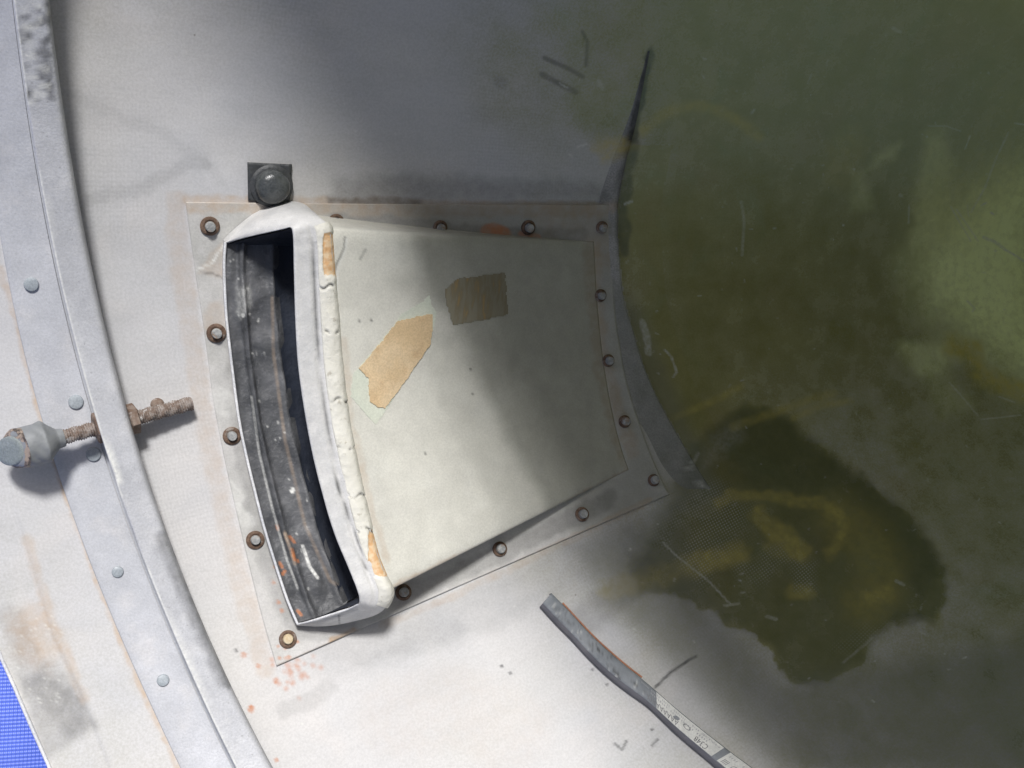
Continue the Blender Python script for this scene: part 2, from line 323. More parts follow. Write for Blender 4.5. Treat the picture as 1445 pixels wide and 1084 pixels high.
def masks(X, who):
    x, y = project(X)
    inf = (x > -150) & (x < 1600) & (y > -150) & (y < 1240) & (X[:, 2] < -.2)
    out = {}
    for who_, lay, kind, pts, w, k, soft in S:
        if who_ != who: continue
        p = np.array(pts); m = w+soft+8
        sel = np.nonzero(inf & (x > p[:, 0].min()-m) & (x < p[:, 0].max()+m) & (y > p[:, 1].min()-m) & (y < p[:, 1].max()+m))[0]
        if not len(sel): continue
        xs, ys = x[sel], y[sel]
        if w > 2 or kind == 'p':
            a = min(8, 2+soft*.4) if lay != 'dark_tone' else 3.
            xs = xs+a*(vnoise(xs, ys, 9, 11)-.5)+a*(vnoise(xs, ys, 23, 12)-.5); ys = ys+a*(vnoise(xs, ys, 9, 13)-.5)+a*(vnoise(xs, ys, 23, 14)-.5)
        d = poly_d(xs, ys, pts, kind == 'p')
        v = smooth(soft, -soft*.0-1e-6, d-w) if kind == 's' else np.where(inside(xs, ys, pts), smooth(-soft, soft, d), smooth(soft, -soft, d))
        if lay not in out: out[lay] = np.zeros(len(X), np.float32)
        o = out[lay]; o[sel] = 1-(1-o[sel])*(1-k*v)
    return out

# ------------------------------------------------------------------ materials
class NT:
    def __init__(s, name):
        s.m = bpy.data.materials.new(name); s.m.use_nodes = True; s.t = s.m.node_tree; s.t.nodes.clear()
        s.out = s.t.nodes.new('ShaderNodeOutputMaterial')
        g = s.t.nodes.new('ShaderNodeNewGeometry'); s.pos = g.outputs['Position']
    def n(s, typ, **kw):
        nd = s.t.nodes.new(typ)
        for k, v in kw.items():
            if k.startswith('_'): setattr(nd, k[1:], v)
        return nd
    def put(s, sock, v):
        if isinstance(v, bpy.types.NodeSocket): s.t.links.new(v, sock)
        elif isinstance(v, (tuple, list)) and len(v) == 3 and sock.type == 'RGBA': sock.default_value = (*v, 1)
        else: sock.default_value = v
    def noise(s, scale, detail=4, rough=.55, vec=None, dist=0):
        nd = s.t.nodes.new('ShaderNodeTexNoise'); s.put(nd.inputs['Vector'], vec or s.pos)
        nd.inputs['Scale'].default_value = scale; nd.inputs['Detail'].default_value = min(detail, 3); nd.inputs['Roughness'].default_value = rough; nd.inputs['Distortion'].default_value = dist
        return nd.outputs['Fac']
    def math(s, op, a, b=0.0, c=0.0, clamp=False):
        nd = s.t.nodes.new('ShaderNodeMath'); nd.operation = op; nd.use_clamp = clamp
        s.put(nd.inputs[0], a); s.put(nd.inputs[1], b)
        if op in ('MULTIPLY_ADD',): s.put(nd.inputs[2], c)
        return nd.outputs[0]
    def ramp(s, v, a, b, lo=0., hi=1.):
        nd = s.t.nodes.new('ShaderNodeMapRange'); nd.interpolation_type = 'SMOOTHSTEP'
        for i, q in enumerate((v, a, b, lo, hi)): s.put(nd.inputs[i], q)
        return nd.outputs[0]
    def mix(s, f, a, b):
        nd = s.t.nodes.new('ShaderNodeMix'); nd.data_type = 'RGBA'
        s.put(nd.inputs[0], f); s.put(nd.inputs[6], a); s.put(nd.inputs[7], b)
        return nd.outputs[2]
    def mul(s, c, f):
        nd = s.t.nodes.new('ShaderNodeMix'); nd.data_type = 'RGBA'; nd.blend_type = 'MULTIPLY'
        nd.inputs[0].default_value = 1; s.put(nd.inputs[6], c)
        cb = s.t.nodes.new('ShaderNodeCombineColor')
        for i in range(3): s.put(cb.inputs[i], f)
        s.t.links.new(cb.outputs[0], nd.inputs[7]); return nd.outputs[2]
    def attr(s, name, vec=False):
        nd = s.t.nodes.new('ShaderNodeAttribute'); nd.attribute_name = name
        return nd.outputs['Vector' if vec else 'Fac']
    def bump(s, h, strength, dist=.001, prev=None):
        nd = s.t.nodes.new('ShaderNodeBump'); nd.inputs['Strength'].default_value = strength; nd.inputs['Distance'].default_value = dist
        s.put(nd.inputs['Height'], h)
        if prev: s.t.links.new(prev, nd.inputs['Normal'])
        return nd.outputs[0]
    def bsdf(s, col, rough=.6, metal=0., spec=.5, normal=None):
        b = s.t.nodes.new('ShaderNodeBsdfPrincipled'); s.put(b.inputs['Base Color'], col); s.put(b.inputs['Roughness'], rough); s.put(b.inputs['Metallic'], metal)
        b.inputs['Specular IOR Level'].default_value = spec
        if normal: s.t.links.new(normal, b.inputs['Normal'])
        return b.outputs[0]
    def done(s, sh): s.t.links.new(sh, s.out.inputs[0]); return s.m
def wear_tones(t, c):  # tints by mask: stains and scuffs, plus painted shade, highlight and glow
    n = t.noise(160, 5, .6)
    k = t.ramp(n, .25, .75, .45, 1.3)
    n2 = t.ramp(t.noise(420, 3, .6), .3, .7, .5, 1.2)
    for lay, col, kk in (('wet', (.055, .06, .03), t.ramp(n, .25, .75, .9, 1.1)), ('pale', (.84, .88, .50), t.ramp(n, .25, .75, .75, 1.2)), ('tan', (.40, .295, .20), k), ('resin', (.52, .42, .11), k), ('dark_tone', (.15, .155, .13), t.ramp(n, .25, .75, .95, 1.05)), ('soot_shade', (.035, .036, .036), t.ramp(n, .25, .75, .75, 1.12)), ('rust', (.42, .15, .05), k), ('chalk_glint', (.62, .62, .58), n2)):
        c = t.mix(t.math('MULTIPLY', t.attr(lay), kk, clamp=True), c, col)
    return c
def worn(name, ca, cb, cc=None, rough=.6, grain=.25, scale=14, speck=0., bumpk=.25, spec=.4, metal=0., lumps=0.):
    t = NT(name)
    c = t.mix(t.ramp(t.noise(scale, 5, .6), .35, .68), ca, cb)
    if cc: c = t.mix(t.ramp(t.noise(scale*2.7, 4, .6), .5, .75, 0, .8), c, cc)
    c = t.mul(c, t.ramp(t.noise(900, 2, .7), .25, .75, 1-grain, 1+grain*.6))
    c = t.mul(c, t.ramp(t.noise(70, 4, .6), .3, .7, 1-grain*.5, 1.05))
    if speck: c = t.mix(t.ramp(t.noise(520, 2, .5), .66, .74, 0, speck), c, (.05, .045, .04))
    c = wear_tones(t, c)
    nb = t.bump(t.noise(700, 3, .6), bumpk, .0006)
    if lumps: nb = t.bump(t.noise(140, 4, .6), lumps, .003, nb)
    r = t.ramp(t.noise(90, 3), .3, .7, max(rough-.12, .05), min(rough+.12, 1))
    return t.done(t.bsdf(c, r, metal, spec, nb))

def shell_material():
    t = NT('shell_paint_over_green_fibreglass')
    ch = t.attr('chart', True)
    sp = t.n('ShaderNodeSeparateXYZ'); t.put(sp.inputs[0], ch); u, v = sp.outputs[0], sp.outputs[1]
    big, mid, fine = t.noise(7, 5, .6), t.noise(45, 5, .6), t.noise(750, 2, .7)
    # grey paint
    g = t.mix(t.ramp(big, .35, .65), (.495, .485, .475), (.45, .45, .455))
    g = t.mix(t.ramp(t.noise(16, 4, .6, dist=.6), .52, .75, 0, .35), g, (.54, .51, .485))
    g = t.mix(t.ramp(t.noise(11, 5, .65, dist=1.2), .55, .72, 0, .3), g, (.41, .415, .43))
    # bare green resin
    r = t.mix(t.ramp(mid, .3, .7), (.235, .218, .078), (.295, .272, .108))
    r = t.mix(t.ramp(t.noise(13, 4, .6), .5, .72, 0, .4), r, (.27, .205, .085))
    r = t.mix(t.ramp(t.noise(22, 4, .6, dist=.8), .55, .75, 0, .5), r, (.23, .26, .12))
    cov = t.attr('cover')
    edge = t.math('MULTIPLY', t.math('MULTIPLY', cov, t.math('SUBTRACT', 1, cov)), 4)
    nz = t.math('ADD', t.math('MULTIPLY', t.math('SUBTRACT', mid, .5), 1.3), t.math('MULTIPLY', t.math('SUBTRACT', fine, .5), 1.0))
    pm = t.math('ADD', cov, t.math('MULTIPLY', edge, t.math('MULTIPLY', nz, .7)), clamp=True)
    c = t.mix(pm, r, g)
    # woven cloth
    per = 2*math.pi/.0030
    a = t.math('SINE', t.math('MULTIPLY', t.math('ADD', u, v), per*.707)); b = t.math('SINE', t.math('MULTIPLY', t.math('SUBTRACT', u, v), per*.707))
    wv = t.math('MULTIPLY', a, b)
    c = t.mul(c, t.math('MULTIPLY_ADD', wv, t.ramp(t.noise(10, 3), .45, .7, .0, .05), 1))
    dots = t.math('MULTIPLY', t.ramp(t.math('ADD', wv, t.math('MULTIPLY', t.math('SUBTRACT', fine, .5), .6)), .1, .7), t.math('MULTIPLY', t.attr('weave'), t.ramp(t.noise(40, 3, .6), .3, .55)))
    c = t.mul(c, t.ramp(fine, .25, .75, .92, 1.06))
    c = t.mul(c, t.ramp(fine, .70, .78, 1, .72))
    mp = t.n('ShaderNodeMapping'); t.put(mp.inputs[0], ch); mp.inputs['Scale'].default_value = (14, 90, 1)
    c = t.mul(c, t.ramp(t.noise(1, 3, .7, vec=mp.outputs[0]),   .3, .7, .97, 1.02))
    vo = t.n('ShaderNodeTexVoronoi'); t.put(vo.inputs['Vector'], t.pos); vo.inputs['Scale'].default_value = 75
    vs = t.n('ShaderNodeSeparateColor'); t.put(vs.inputs[0], vo.outputs['Color'])
    fleck = t.math('MULTIPLY', t.ramp(vo.outputs['Distance'], .03, .055, 1, 0), t.ramp(vs.outputs[0], .72, .98, 0, .75))
    c = t.mix(t.math('MULTIPLY', fleck, t.math('SUBTRACT', 1.15, pm, clamp=True), clamp=True), c, (.62, .62, .55))
    vo2 = t.n('ShaderNodeTexVoronoi'); t.put(vo2.inputs['Vector'], t.pos); vo2.inputs['Scale'].default_value = 55
    vs2 = t.n('ShaderNodeSeparateColor'); t.put(vs2.inputs[0], vo2.outputs['Color'])
    grit = t.math('MULTIPLY', t.ramp(vo2.outputs['Distance'], .025, .05, 1, 0), t.ramp(vs2.outputs[1], .82, .95, 0, .6))
    c = t.mix(t.math('MULTIPLY', grit, pm), c, (.12, .10, .08))
    c = wear_tones(t, c)
    c = t.mix(t.math('MULTIPLY', dots, .8), c, (.42, .42, .37))
    nb = t.bump(t.math('MULTIPLY_ADD', wv, .06, t.math('MULTIPLY', fine, .6)), .22, .0005)
    nb = t.bump(t.noise(22, 2, .5), .25, .004, nb)
    rough = t.ramp(t.math('ADD', pm, t.math('MULTIPLY', t.math('SUBTRACT', mid, .5), .6)), 0, 1, .24, .66)
    sh = t.bsdf(c, rough, 0, .5, nb)
    tr = t.n('ShaderNodeBsdfTranslucent'); t.put(tr.inputs['Color'], t.mix(.5, (.56, .58, .15), (.50, .56, .15)))
    mx = t.n('ShaderNodeMixShader'); t.put(mx.inputs[0], t.math('MULTIPLY_ADD', t.math('MULTIPLY', t.attr('pale'), t.math('SUBTRACT', 1, pm, clamp=True)), -.15, t.ramp(pm, 0, .9, .20, .0))); t.t.links.new(sh, mx.inputs[1]); t.t.links.new(tr.outputs[0], mx.inputs[2])
    return t.done(mx.outputs[0])

M = {}
M['shell'] = shell_material()
M['ring'] = worn('ring_grey_paint', (.43, .437, .455), (.385, .393, .41), (.47, .465, .465), .5, .10, 18, .12, .25)
M['ringtop'] = worn('ring_cap_scuffed_paint', (.42, .425, .44), (.365, .37, .385), (.47, .47, .475), .5, .12, 22, .25, .3)
M['rivet'] = worn('rivet_grey_paint', (.27, .30, .32), (.33, .36, .375), None, .5, .2, 60)
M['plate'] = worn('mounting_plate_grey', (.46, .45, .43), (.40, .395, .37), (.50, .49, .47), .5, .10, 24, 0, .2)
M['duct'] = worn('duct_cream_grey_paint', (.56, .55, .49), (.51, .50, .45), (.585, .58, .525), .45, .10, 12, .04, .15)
M['frame'] = worn('mouth_white_grey_paint', (.53, .525, .51), (.46, .46, .455), (.58, .57, .555), .5, .08, 40, .15, .2, lumps=.15)
M['lipedge'] = worn('lip_edge_light_paint', (.66, .66, .66), (.55, .56, .58), None, .5, .2, 60)
def bead_mat():
    t = NT('sealant_cream_cracked')
    c = t.mix(t.ramp(t.noise(60, 5, .6), .35, .65), (.62, .605, .54), (.57, .555, .49))
    c = t.mix(t.ramp(t.noise(260, 3, .6), .6, .72, 0, .6), c, (.33, .30, .24))
    c = t.mix(t.ramp(t.math('ADD', t.attr('peel'), t.math('MULTIPLY', t.math('SUBTRACT', t.noise(220, 4, .65), .5), .9)), .42, .52), c, t.mix(t.ramp(t.noise(300, 4), .35, .65), (.56, .34, .17), (.62, .47, .30)))
    c = wear_tones(t, c)
    nb = t.bump(t.noise(260, 5, .65), .3, .0015); 
    return t.done(t.bsdf(c, .6, 0, .3, nb))
M['bead'] = bead_mat()
def rubber(name, ca, cb, dust, rough=.6, dustk=.5):
    t = NT(name)
    c = t.mix(t.ramp(t.noise(50, 5, .6), .35, .65), ca, cb)
    c = t.mix(t.ramp(t.noise(380, 4, .7), .50, .75, 0, dustk), c, dust)
    c = t.mix(t.ramp(t.noise(30, 5, .65, dist=.3), .48, .7, 0, dustk), c, dust)
    c = wear_tones(t, c)
    nb = t.bump(t.noise(500, 4, .6), .4, .0008); nb = t.bump(t.noise(70, 3, .5, dist=.4), .35, .004, nb)
    return t.done(t.bsdf(c, rough, 0, .4, nb))
M['floor'] = rubber('black_rubberised_cloth_dusty', (.05, .052, .055), (.085, .087, .09), (.19, .19, .195), .5, .4)
M['lining'] = rubber('dark_navy_lining', (.018, .022, .032), (.024, .029, .042), (.04, .045, .055), .5, .3)
M['pad'] = rubber('black_rubber_pad', (.035, .038, .040), (.055, .057, .058), (.12, .125, .125), .5, .3)
M['strip'] = rubber('grey_rubber_strip', (.15, .165, .18), (.19, .205, .22), (.26, .27, .28), .55, .25)
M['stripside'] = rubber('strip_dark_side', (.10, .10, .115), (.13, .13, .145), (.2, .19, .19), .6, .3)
def rusty(name, ca, cb, cc, scale=300, metal=0.):
    t = NT(name)
    c = t.mix(t.ramp(t.noise(scale, 5, .65), .38, .62), ca, cb)
    c = t.mix(t.ramp(t.noise(scale*.6, 4, .6), .55, .68), c, cc)
    nb = t.bump(t.noise(scale*3, 4, .7), .6, .0008)
    return t.done(t.bsdf(c, .75, metal, .3, nb))
M['rust_thread'] = rusty('rusty_thread_with_grey_paint', (.17, .125, .10), (.27, .235, .21), (.44, .42, .40), 300)
M['rust_nut'] = rusty('rusty_nut', (.14, .095, .07), (.21, .165, .135), (.36, .33, .31), 220)
M['washer'] = rusty('rusty_washer', (.085, .052, .035), (.15, .10, .07), (.22, .19, .165), 260)
M['screwhead'] = rusty('screw_head_grey', (.22, .225, .22), (.32, .325, .315), (.26, .19, .14), 330)
M['goldscrew'] = rusty('screw_head_brassy', (.46, .36, .22), (.56, .48, .34), (.40, .26, .15), 260)
M['bumper'] = worn('bumper_grey_paint', (.40, .41, .43), (.34, .355, .375), None, .5, .2, 40, .1, .3)
def bumper_mat():
    t = NT('bumper_flaking_grey_paint')
    c = t.mix(t.ramp(t.noise(40, 4), .35, .65), (.225, .235, .24), (.18, .19, .195))
    k = t.ramp(t.math('ADD', t.attr('peel'), t.math('MULTIPLY', t.math('SUBTRACT', t.noise(150, 4, .6), .5), 1.7)), .48, .54)
    c = t.mix(k, c, t.mix(t.ramp(t.noise(300, 4, .6), .4, .6), (.06, .048, .04), (.30, .24, .19)))
    nb = t.bump(k, -.6, .0015); nb = t.bump(t.noise(500, 4, .6), .3, .0008, nb)
    return t.done(t.bsdf(c, .55, 0, .4, nb))
M['bumperflake'] = bumper_mat()
M['boltdome'] = worn('dome_dark_painted', (.05, .055, .055), (.08, .085, .085), None, .28, .3, 90, 0, .4, .5)
M['label'] = worn('printed_paper_label', (.60, .60, .56), (.52, .52, .49), (.66, .65, .60), .55, .12, 120, .1, .1)
M['ink'] = rubber('label_ink_grey', (.10, .10, .11), (.16, .16, .17), (.3, .3, .3), .6, .4)
M['inkpale'] = rubber('label_ink_faded', (.30, .30, .31), (.36, .36, .36), (.42, .42, .42), .6, .4)
M['tape'] = worn('tan_paper_tape', (.56, .415, .245), (.60, .465, .295), (.52, .37, .215), .6, .16, 50, .06, .2)
M['tapebare'] = worn('tape_residue_pale', (.54, .56, .47), (.50, .53, .45), None, .5, .1, 50, .02, .1)
def stain_mat():
    t = NT('tape_residue_brown_streaked')
    w = t.n('ShaderNodeTexNoise'); mp = t.n('ShaderNodeMapping'); t.put(mp.inputs[0], t.pos); mp.inputs['Scale'].default_value = (5, 1, 3); t.put(w.inputs['Vector'], mp.outputs[0]); w.inputs['Scale'].default_value = 55; w.inputs['Detail'].default_value = 3
    c = t.mix(t.ramp(w.outputs['Fac'], .40, .58), (.215, .20, .15), (.195, .17, .115))
    c = t.mix(t.ramp(w.outputs['Fac'], .58, .68), c, (.26, .19, .095))
    return t.done(t.bsdf(c, .5, 0, .3))
M['tapestain'] = stain_mat()
def tarp_mat():
    t = NT('blue_woven_tarp')
    sp = t.n('ShaderNodeSeparateXYZ'); t.put(sp.inputs[0], t.pos)
    a = t.math('SINE', t.math('MULTIPLY', t.math('ADD', sp.outputs[0], sp.outputs[1]), 1500)); b = t.math('SINE', t.math('MULTIPLY', t.math('SUBTRACT', sp.outputs[0], sp.outputs[1]), 1500))
    w = t.math('MULTIPLY', a, b)
    c = t.mix(t.ramp(w, -.6, .8), (.095, .155, .64), (.115, .185, .69))
    c = t.mul(c, t.ramp(t.noise(20, 4), .3, .7, .85, 1.1))
    return t.done(t.bsdf(c, .4, 0, .5, t.bump(w, .4, .0008)))
M['tarp'] = tarp_mat()

# ------------------------------------------------------------------ sun and the mouth's rim
L = np.array((.1, .55, .83)); L /= np.linalg.norm(L)

# ------------------------------------------------------------------ shell
deg = math.radians
RIM = [(-40, 1.021), (-24, 1.0185), (-9, 1.0195), (.8, 1.0188), (3, 1.0171), (8.7, 1.0141), (30, 1.03), (60, 1.05), (110, 1.05), (150, 1.045), (205, 1.13), (215, 1.14), (223, 1.125), (233, 1.12), (246, 1.09), (258, 1.075), (268, 1.07), (285, 1.045), (300, 1.03), (320, 1.021)]  # unseen near side of the rim is pushed out to cast shade inside
def rim_s(phi):
    d = np.degrees(phi) % 360
    a = np.array([r[0] for r in RIM]); b = np.array([r[1] for r in RIM])
    d = np.where(d > 320, d-360, d)
    return np.interp(d, a, b)
shell = thing('nose_cone_shell', cone(np.array([1.]), np.array([0.]))[0], 'large hollow cone shell, grey paint over translucent green fibreglass, filling the picture', 'fibreglass shell')
NS = 860
phis = np.concatenate([np.radians(np.linspace(-86, 74, 1020)), np.radians(np.linspace(74, 274, 150)[1:-1])])
tt = np.linspace(0, 1, NS)
s0 = .16
SS = s0+(rim_s(phis)[None]-s0)*tt[:, None]
X = cone(SS, np.broadcast_to(phis, SS.shape))
flatX = X.reshape(-1, 3)
px, py = project(flatX)
# slight real unevenness of the wall and a step band along the rim
n = normal(flatX)
dz = .0012*(vnoise(px, py, 160, 21)-.5)+.0007*(vnoise(px, py, 60, 22)-.5)
band = np.interp(py, [700, 770, 900, 985, 1040, 1100], [20, 42, 80, 122, 142, 165])
inframe = (flatX[:, 2] < -.2) & (px > -200) & (px < 1600) & (py > -200) & (py < 1250)
dz = np.where(inframe, dz, 0)
dz = dz-.0012*np.where(inframe & (px < band) & (py > 600), smooth(0, 8, band-px)*smooth(640, 800, py), 0)
flatX = flatX+n*dz[:, None]
at_ = masks(flatX, 'shell')
cv = np.full(len(flatX), .1, np.float32)
vis = np.nonzero(inframe)[0]
cv[vis] = cover(px[vis], py[vis])
cv[~inframe] = .04
cv[(~inframe) & (SS.ravel() > .9)] = .9
PD = np.degrees(np.broadcast_to(phis, SS.shape).ravel())
cv[(~inframe) & (PD < 100) & (PD > -110)] = np.clip((SS.ravel()-.62)/.1, .06, 1)[(~inframe) & (PD < 100) & (PD > -110)]
at_['cover'] = cv
PHI = np.broadcast_to(phis, SS.shape).ravel()
uv = np.stack([SS.ravel()/CH, PHI*.34], 1)
f = grid_faces(NS, len(phis), True)
skin = mesh_obj('skin', flatX, f[:, ::-1], M['shell'], shell, True, at_, uv)
# apex cap
cap_s = np.linspace(.02, s0, 6)[:, None]; cph = np.linspace(0, 2*math.pi, 49)[:-1][None]
loft('nose_tip', cone(np.broadcast_to(cap_s, (6, 48)), np.broadcast_to(cph, (6, 48))), M['shell'], shell, wrap=True, flip=True)
# rim edge: a rounded hem all round the mouth
rp = np.linspace(0, 2*math.pi, 721)[:-1]; rc = cone(rim_s(rp), rp); rn = normal(rc)
ta = np.stack([np.gradient(rc[:, i]) for i in range(3)], 1); ta /= np.linalg.norm(ta, axis=1, keepdims=True)
up = np.cross(ta, rn); ang = np.linspace(0, 2*math.pi, 9)[:-1]
G = rc[:, None]-rn[:, None]*.0016+.0016*(np.cos(ang)[None, :, None]*rn[:, None]+.7*np.sin(ang)[None, :, None]*up[:, None])
G = np.concatenate([G, G[:1]])
loft('rim_edge', G, M['lipedge'], shell, wrap=True)
# overlapping inner ply whose loose edge stands a little proud
e = catmull(np.array(EDGE), 160)
wid = np.interp(np.arange(160), [0, 20, 50, 90, 130, 159], [3, 10, 26, 32, 52, 44])
hh = np.interp(np.arange(160), [0, 25, 50, 130, 159], [.5, 2.2, 3.2, 3.0, .6])
rows = []
for k, hk in ((0, .05), (.15, .25), (.5, .55), (.8, .85), (.97, 1.0), (1.0, .93)):
    x = e[:, 0]-wid*(1-k); rows.append(at(x, e[:, 1], np.maximum(hh*hk, .12)))
x, y = e[:, 0], e[:, 1]; rows.append(lower(rows[-1], hh*.93, hh*.55))
G = np.stack(rows, 1)
ply = loft('ply_edge', G, worn('ply_edge_grey', (.33, .325, .31), (.26, .26, .245), (.22, .22, .19), .7, .25, 30, spec=.2), shell, 'shell', flip=True)

# ------------------------------------------------------------------ stiffener ring (a riveted Z section)
def fit(pts, deg_=4):
    p = np.array(pts, float); c = np.polyfit(p[:, 1]/1000, p[:, 0], deg_); c2 = np.polyfit(p[:, 1]/1000, p[:, 0], 2)
    def f_(y):
        y = np.asarray(y)/1000; lo, hi = -.03, 1.1; yc = np.clip(y, lo, hi)
        d1 = np.polyval(np.polyder(c), yc)
        return np.polyval(c, yc)+np.where(y == yc, 0, d1*(y-yc)+c2[0]*(y-yc)**2)
    return f_
xl = fit([(8, -90), (20, 0), (32, 96), (43, 199), (63, 282), (80, 373), (100, 456), (123, 546), (143, 613), (163, 669), (174, 720), (179, 737), (216, 824), (256, 917), (299, 1013), (334, 1084), (372, 1160)])
xr = fit([(60, -90), (70, 0), (80, 100), (97, 199), (116, 299), (143, 446), (169, 546), (190, 609), (224, 722), (282, 867), (319, 956), (387, 1084), (428, 1160)])
xf = fit([(-62, -90), (-45, 0), (-30, 120), (-14, 250), (3, 360), (20, 440), (60, 593), (103, 724), (140, 824), (166, 890), (206, 983), (253, 1084), (292, 1160)])
ys = np.linspace(-330, 1420, 560)
ring = thing('stiffener_ring', at(110, 540, 0), 'curved grey metal Z-section stiffener ring riveted inside the open end of the shell', 'stiffener ring')
HT = 27.0
Lt = at(xl(ys), ys, HT); foot = lower(Lt, HT, 2.6)
fl = at(xf(ys), ys, 2.2)
rows = [at(xf(ys), ys, .1), at(xf(ys)+.6, ys, 1.8), at(xf(ys)+2, ys, 2.2)]
for k in (.2, .4, .6, .8, .93): rows.append(fl*(1-k)+foot*k)
rows[-1] = lower(rows[-1], 2.2, 2.4)
loft('mounting_flange', jitter(np.stack(rows, 1), .5, 30), M['ring'], ring, 'ring', flip=True)
rows = [foot+0*foot]
for k in (.03, .08, .2, .5, .8, .95): rows.append(foot*(1-k)+Lt*k - 0)
rows = [foot - (fl-foot)*(-.06)] + rows[1:]
loft('web', np.stack(rows, 1), M['ring'], ring, 'ring', flip=True)
rows = [lower(Lt, HT, HT-1.6), at(xl(ys)+.0, ys, HT-.2), at(xl(ys)+1.5, ys, HT+.4), at(xl(ys)+4, ys, HT+.4)]
for k in (.3, .5, .7, .8): rows.append(at(xl(ys)*(1-k)+xr(ys)*k, ys, HT+.3))
for dx, dh in ((-6, 0), (-3.5, -.9), (-1.5, -2.6), (-.3, -5), (0, -8), (-1, -11)): rows.append(at(xr(ys)+dx, ys, HT+dh))
loft('cap_flange', jitter(np.stack(rows, 1), .5, 25, 3), M['ringtop'], ring, 'ringtop', flip=True)
def disc_stack(prof, seg=20):
    """surface of revolution about local z: list of (r, z); returns verts, faces"""
    an = np.linspace(0, 2*math.pi, seg+1)[:-1]; V = []; Fc = []
    for r, z in prof:
        V += [(r*math.cos(a), r*math.sin(a), z) for a in an]
    for i in range(len(prof)-1):
        for j in range(seg): Fc.append((i*seg+j, i*seg+(j+1) % seg, (i+1)*seg+(j+1) % seg, (i+1)*seg+j))
    Fc.append(tuple(range((len(prof)-1)*seg, len(prof)*seg)))
    return V, Fc
def local_mesh(name, V, Fc, mat, smooth_=True):
    me = bpy.data.meshes.new(name); me.from_pydata(V, [], Fc); me.update()
    me.polygons.foreach_set('use_smooth', np.full(len(me.polygons), smooth_)); me.materials.append(mat)
    try: me.set_sharp_from_angle(angle=deg(40))
    except Exception: pass
    return me
def basis(nrm, spin=0):
    z = Vector(Wd(nrm)).normalized(); x = Vector((0, 0, 1)).cross(z)
    if x.length < 1e-3: x = Vector((1, 0, 0))
    x.normalize(); y = z.cross(x)
    return Matrix((x, y, z)).transposed().to_4x4() @ Matrix.Rotation(spin, 4, 'Z')
def put(o, parent, X, nrm, spin=0, scale=1):
    base = origin_of(parent)
    o.parent = parent
    o.matrix_local = Matrix.Translation(Vector(W(X)-base)) @ basis(nrm, spin) @ Matrix.Scale(scale, 4)
rv = local_mesh('rivet', *disc_stack([(.0041, -.0008), (.0041, .0012), (.0038, .0018), (.0030, .0021), (.001, .0022)]), M['rivet'])
for i, (x, y, sc) in enumerate([(44, 401, .95), (107, 567, 1.0), (132, 641, 1.0), (166, 807, .8), (230, 960, .85)]):
    o = link(bpy.data.objects.new('rivet', rv)); X = at(x, y, 2.2); put(o, ring, X, normal(X), i*1.3, sc)

# ------------------------------------------------------------------ adjusting bolt through the ring
bolt = thing('adjusting_bolt', at(165, 606, 14), 'rusty threaded bolt with a flaking grey bumper head, passing through the grey ring', 'bolt')
B0 = at(36, 631, 24.); B1 = at(271, 569, 8.)
ax_ = B1-B0; LEN = np.linalg.norm(ax_); ax_ /= LEN
bx = np.cross(ax_, [0, 0, 1]); bx /= np.linalg.norm(bx); by = np.cross(ax_, bx)
def revolve(prof, seg, rfun=None):
    """prof: (t metres from B0, radius)"""
    p = np.array(prof); an = np.linspace(0, 2*math.pi, seg+1)[:-1]
    R = np.broadcast_to(p[:, 1:2], (len(p), seg)).copy()
    if rfun: R = rfun(p[:, 0:1], an[None], R)
    return B0+p[:, 0, None, None]*ax_+R[..., None]*(np.cos(an)[None, :, None]*bx+np.sin(an)[None, :, None]*by)
def closed(G, name, mat, parent, ends=(True, True), attrs=None):
    n_, m_ = G.shape[:2]; X = G.reshape(-1, 3); fc = [tuple(q) for q in grid_faces(n_, m_, True)]
    c0, c1 = G[0].mean(0), G[-1].mean(0); X = np.concatenate([X, [c0, c1]]); k = n_*m_
    for j in range(m_):
        if ends[0]: fc.append((k, (j+1) % m_, j))
        if ends[1]: fc.append((k+1, (n_-1)*m_+j, (n_-1)*m_+(j+1) % m_))
    at2 = {a: np.concatenate([v.ravel(), [0, 0]]) for a, v in (attrs or {}).items()}
    o = mesh_obj(name, X, fc, mat, parent, True, at2)
    try: o.data.set_sharp_from_angle(angle=deg(50))
    except Exception: pass
    return o
px_m = .62/F     # metres per photo pixel here
pitch = 3.4*px_m
ts = np.linspace(34*px_m, LEN, 560)
def thr(t, a, R):
    ph = (t/pitch-a/(2*math.pi)) % 1
    tri = np.abs(ph*2-1)
    w = .93+.07*np.sin(t*900+a*3)
    return R*w+(tri-.5)*.00075
r_ = np.full(len(ts), 10.6*px_m); r_[-1] = 7*px_m; r_[-2] = 8.6*px_m; r_[-6:-2] *= .97
closed(revolve(np.stack([ts, r_], 1), 36, thr), 'threaded_shaft', M['rust_thread'], bolt)
def lump(t, a, R):
    return R*(1+.03*np.sin(3*a+t*400)+.02*np.sin(7*a-t*900))
pp = [(-18, 20), (-17, 22), (-14, 25.5), (-11, 27.3), (0, 28), (14, 28.6), (25, 28.8), (26.5, 28), (33, 22), (40, 15.5), (42, 14.0), (50, 12.5)]
pp = np.array(pp, float); tq_ = np.linspace(0, len(pp)-1, 90); pp = np.stack([np.interp(tq_, np.arange(len(pp)), pp[:, 0]), np.interp(tq_, np.arange(len(pp)), pp[:, 1])], 1)
G = revolve(np.stack([pp[:, 0]*px_m, pp[:, 1]*px_m], 1), 48, lump)
pe = np.clip(1-np.abs(pp[:, 0]+9)/15, 0, 1)[:, None]*np.ones((1, 48))
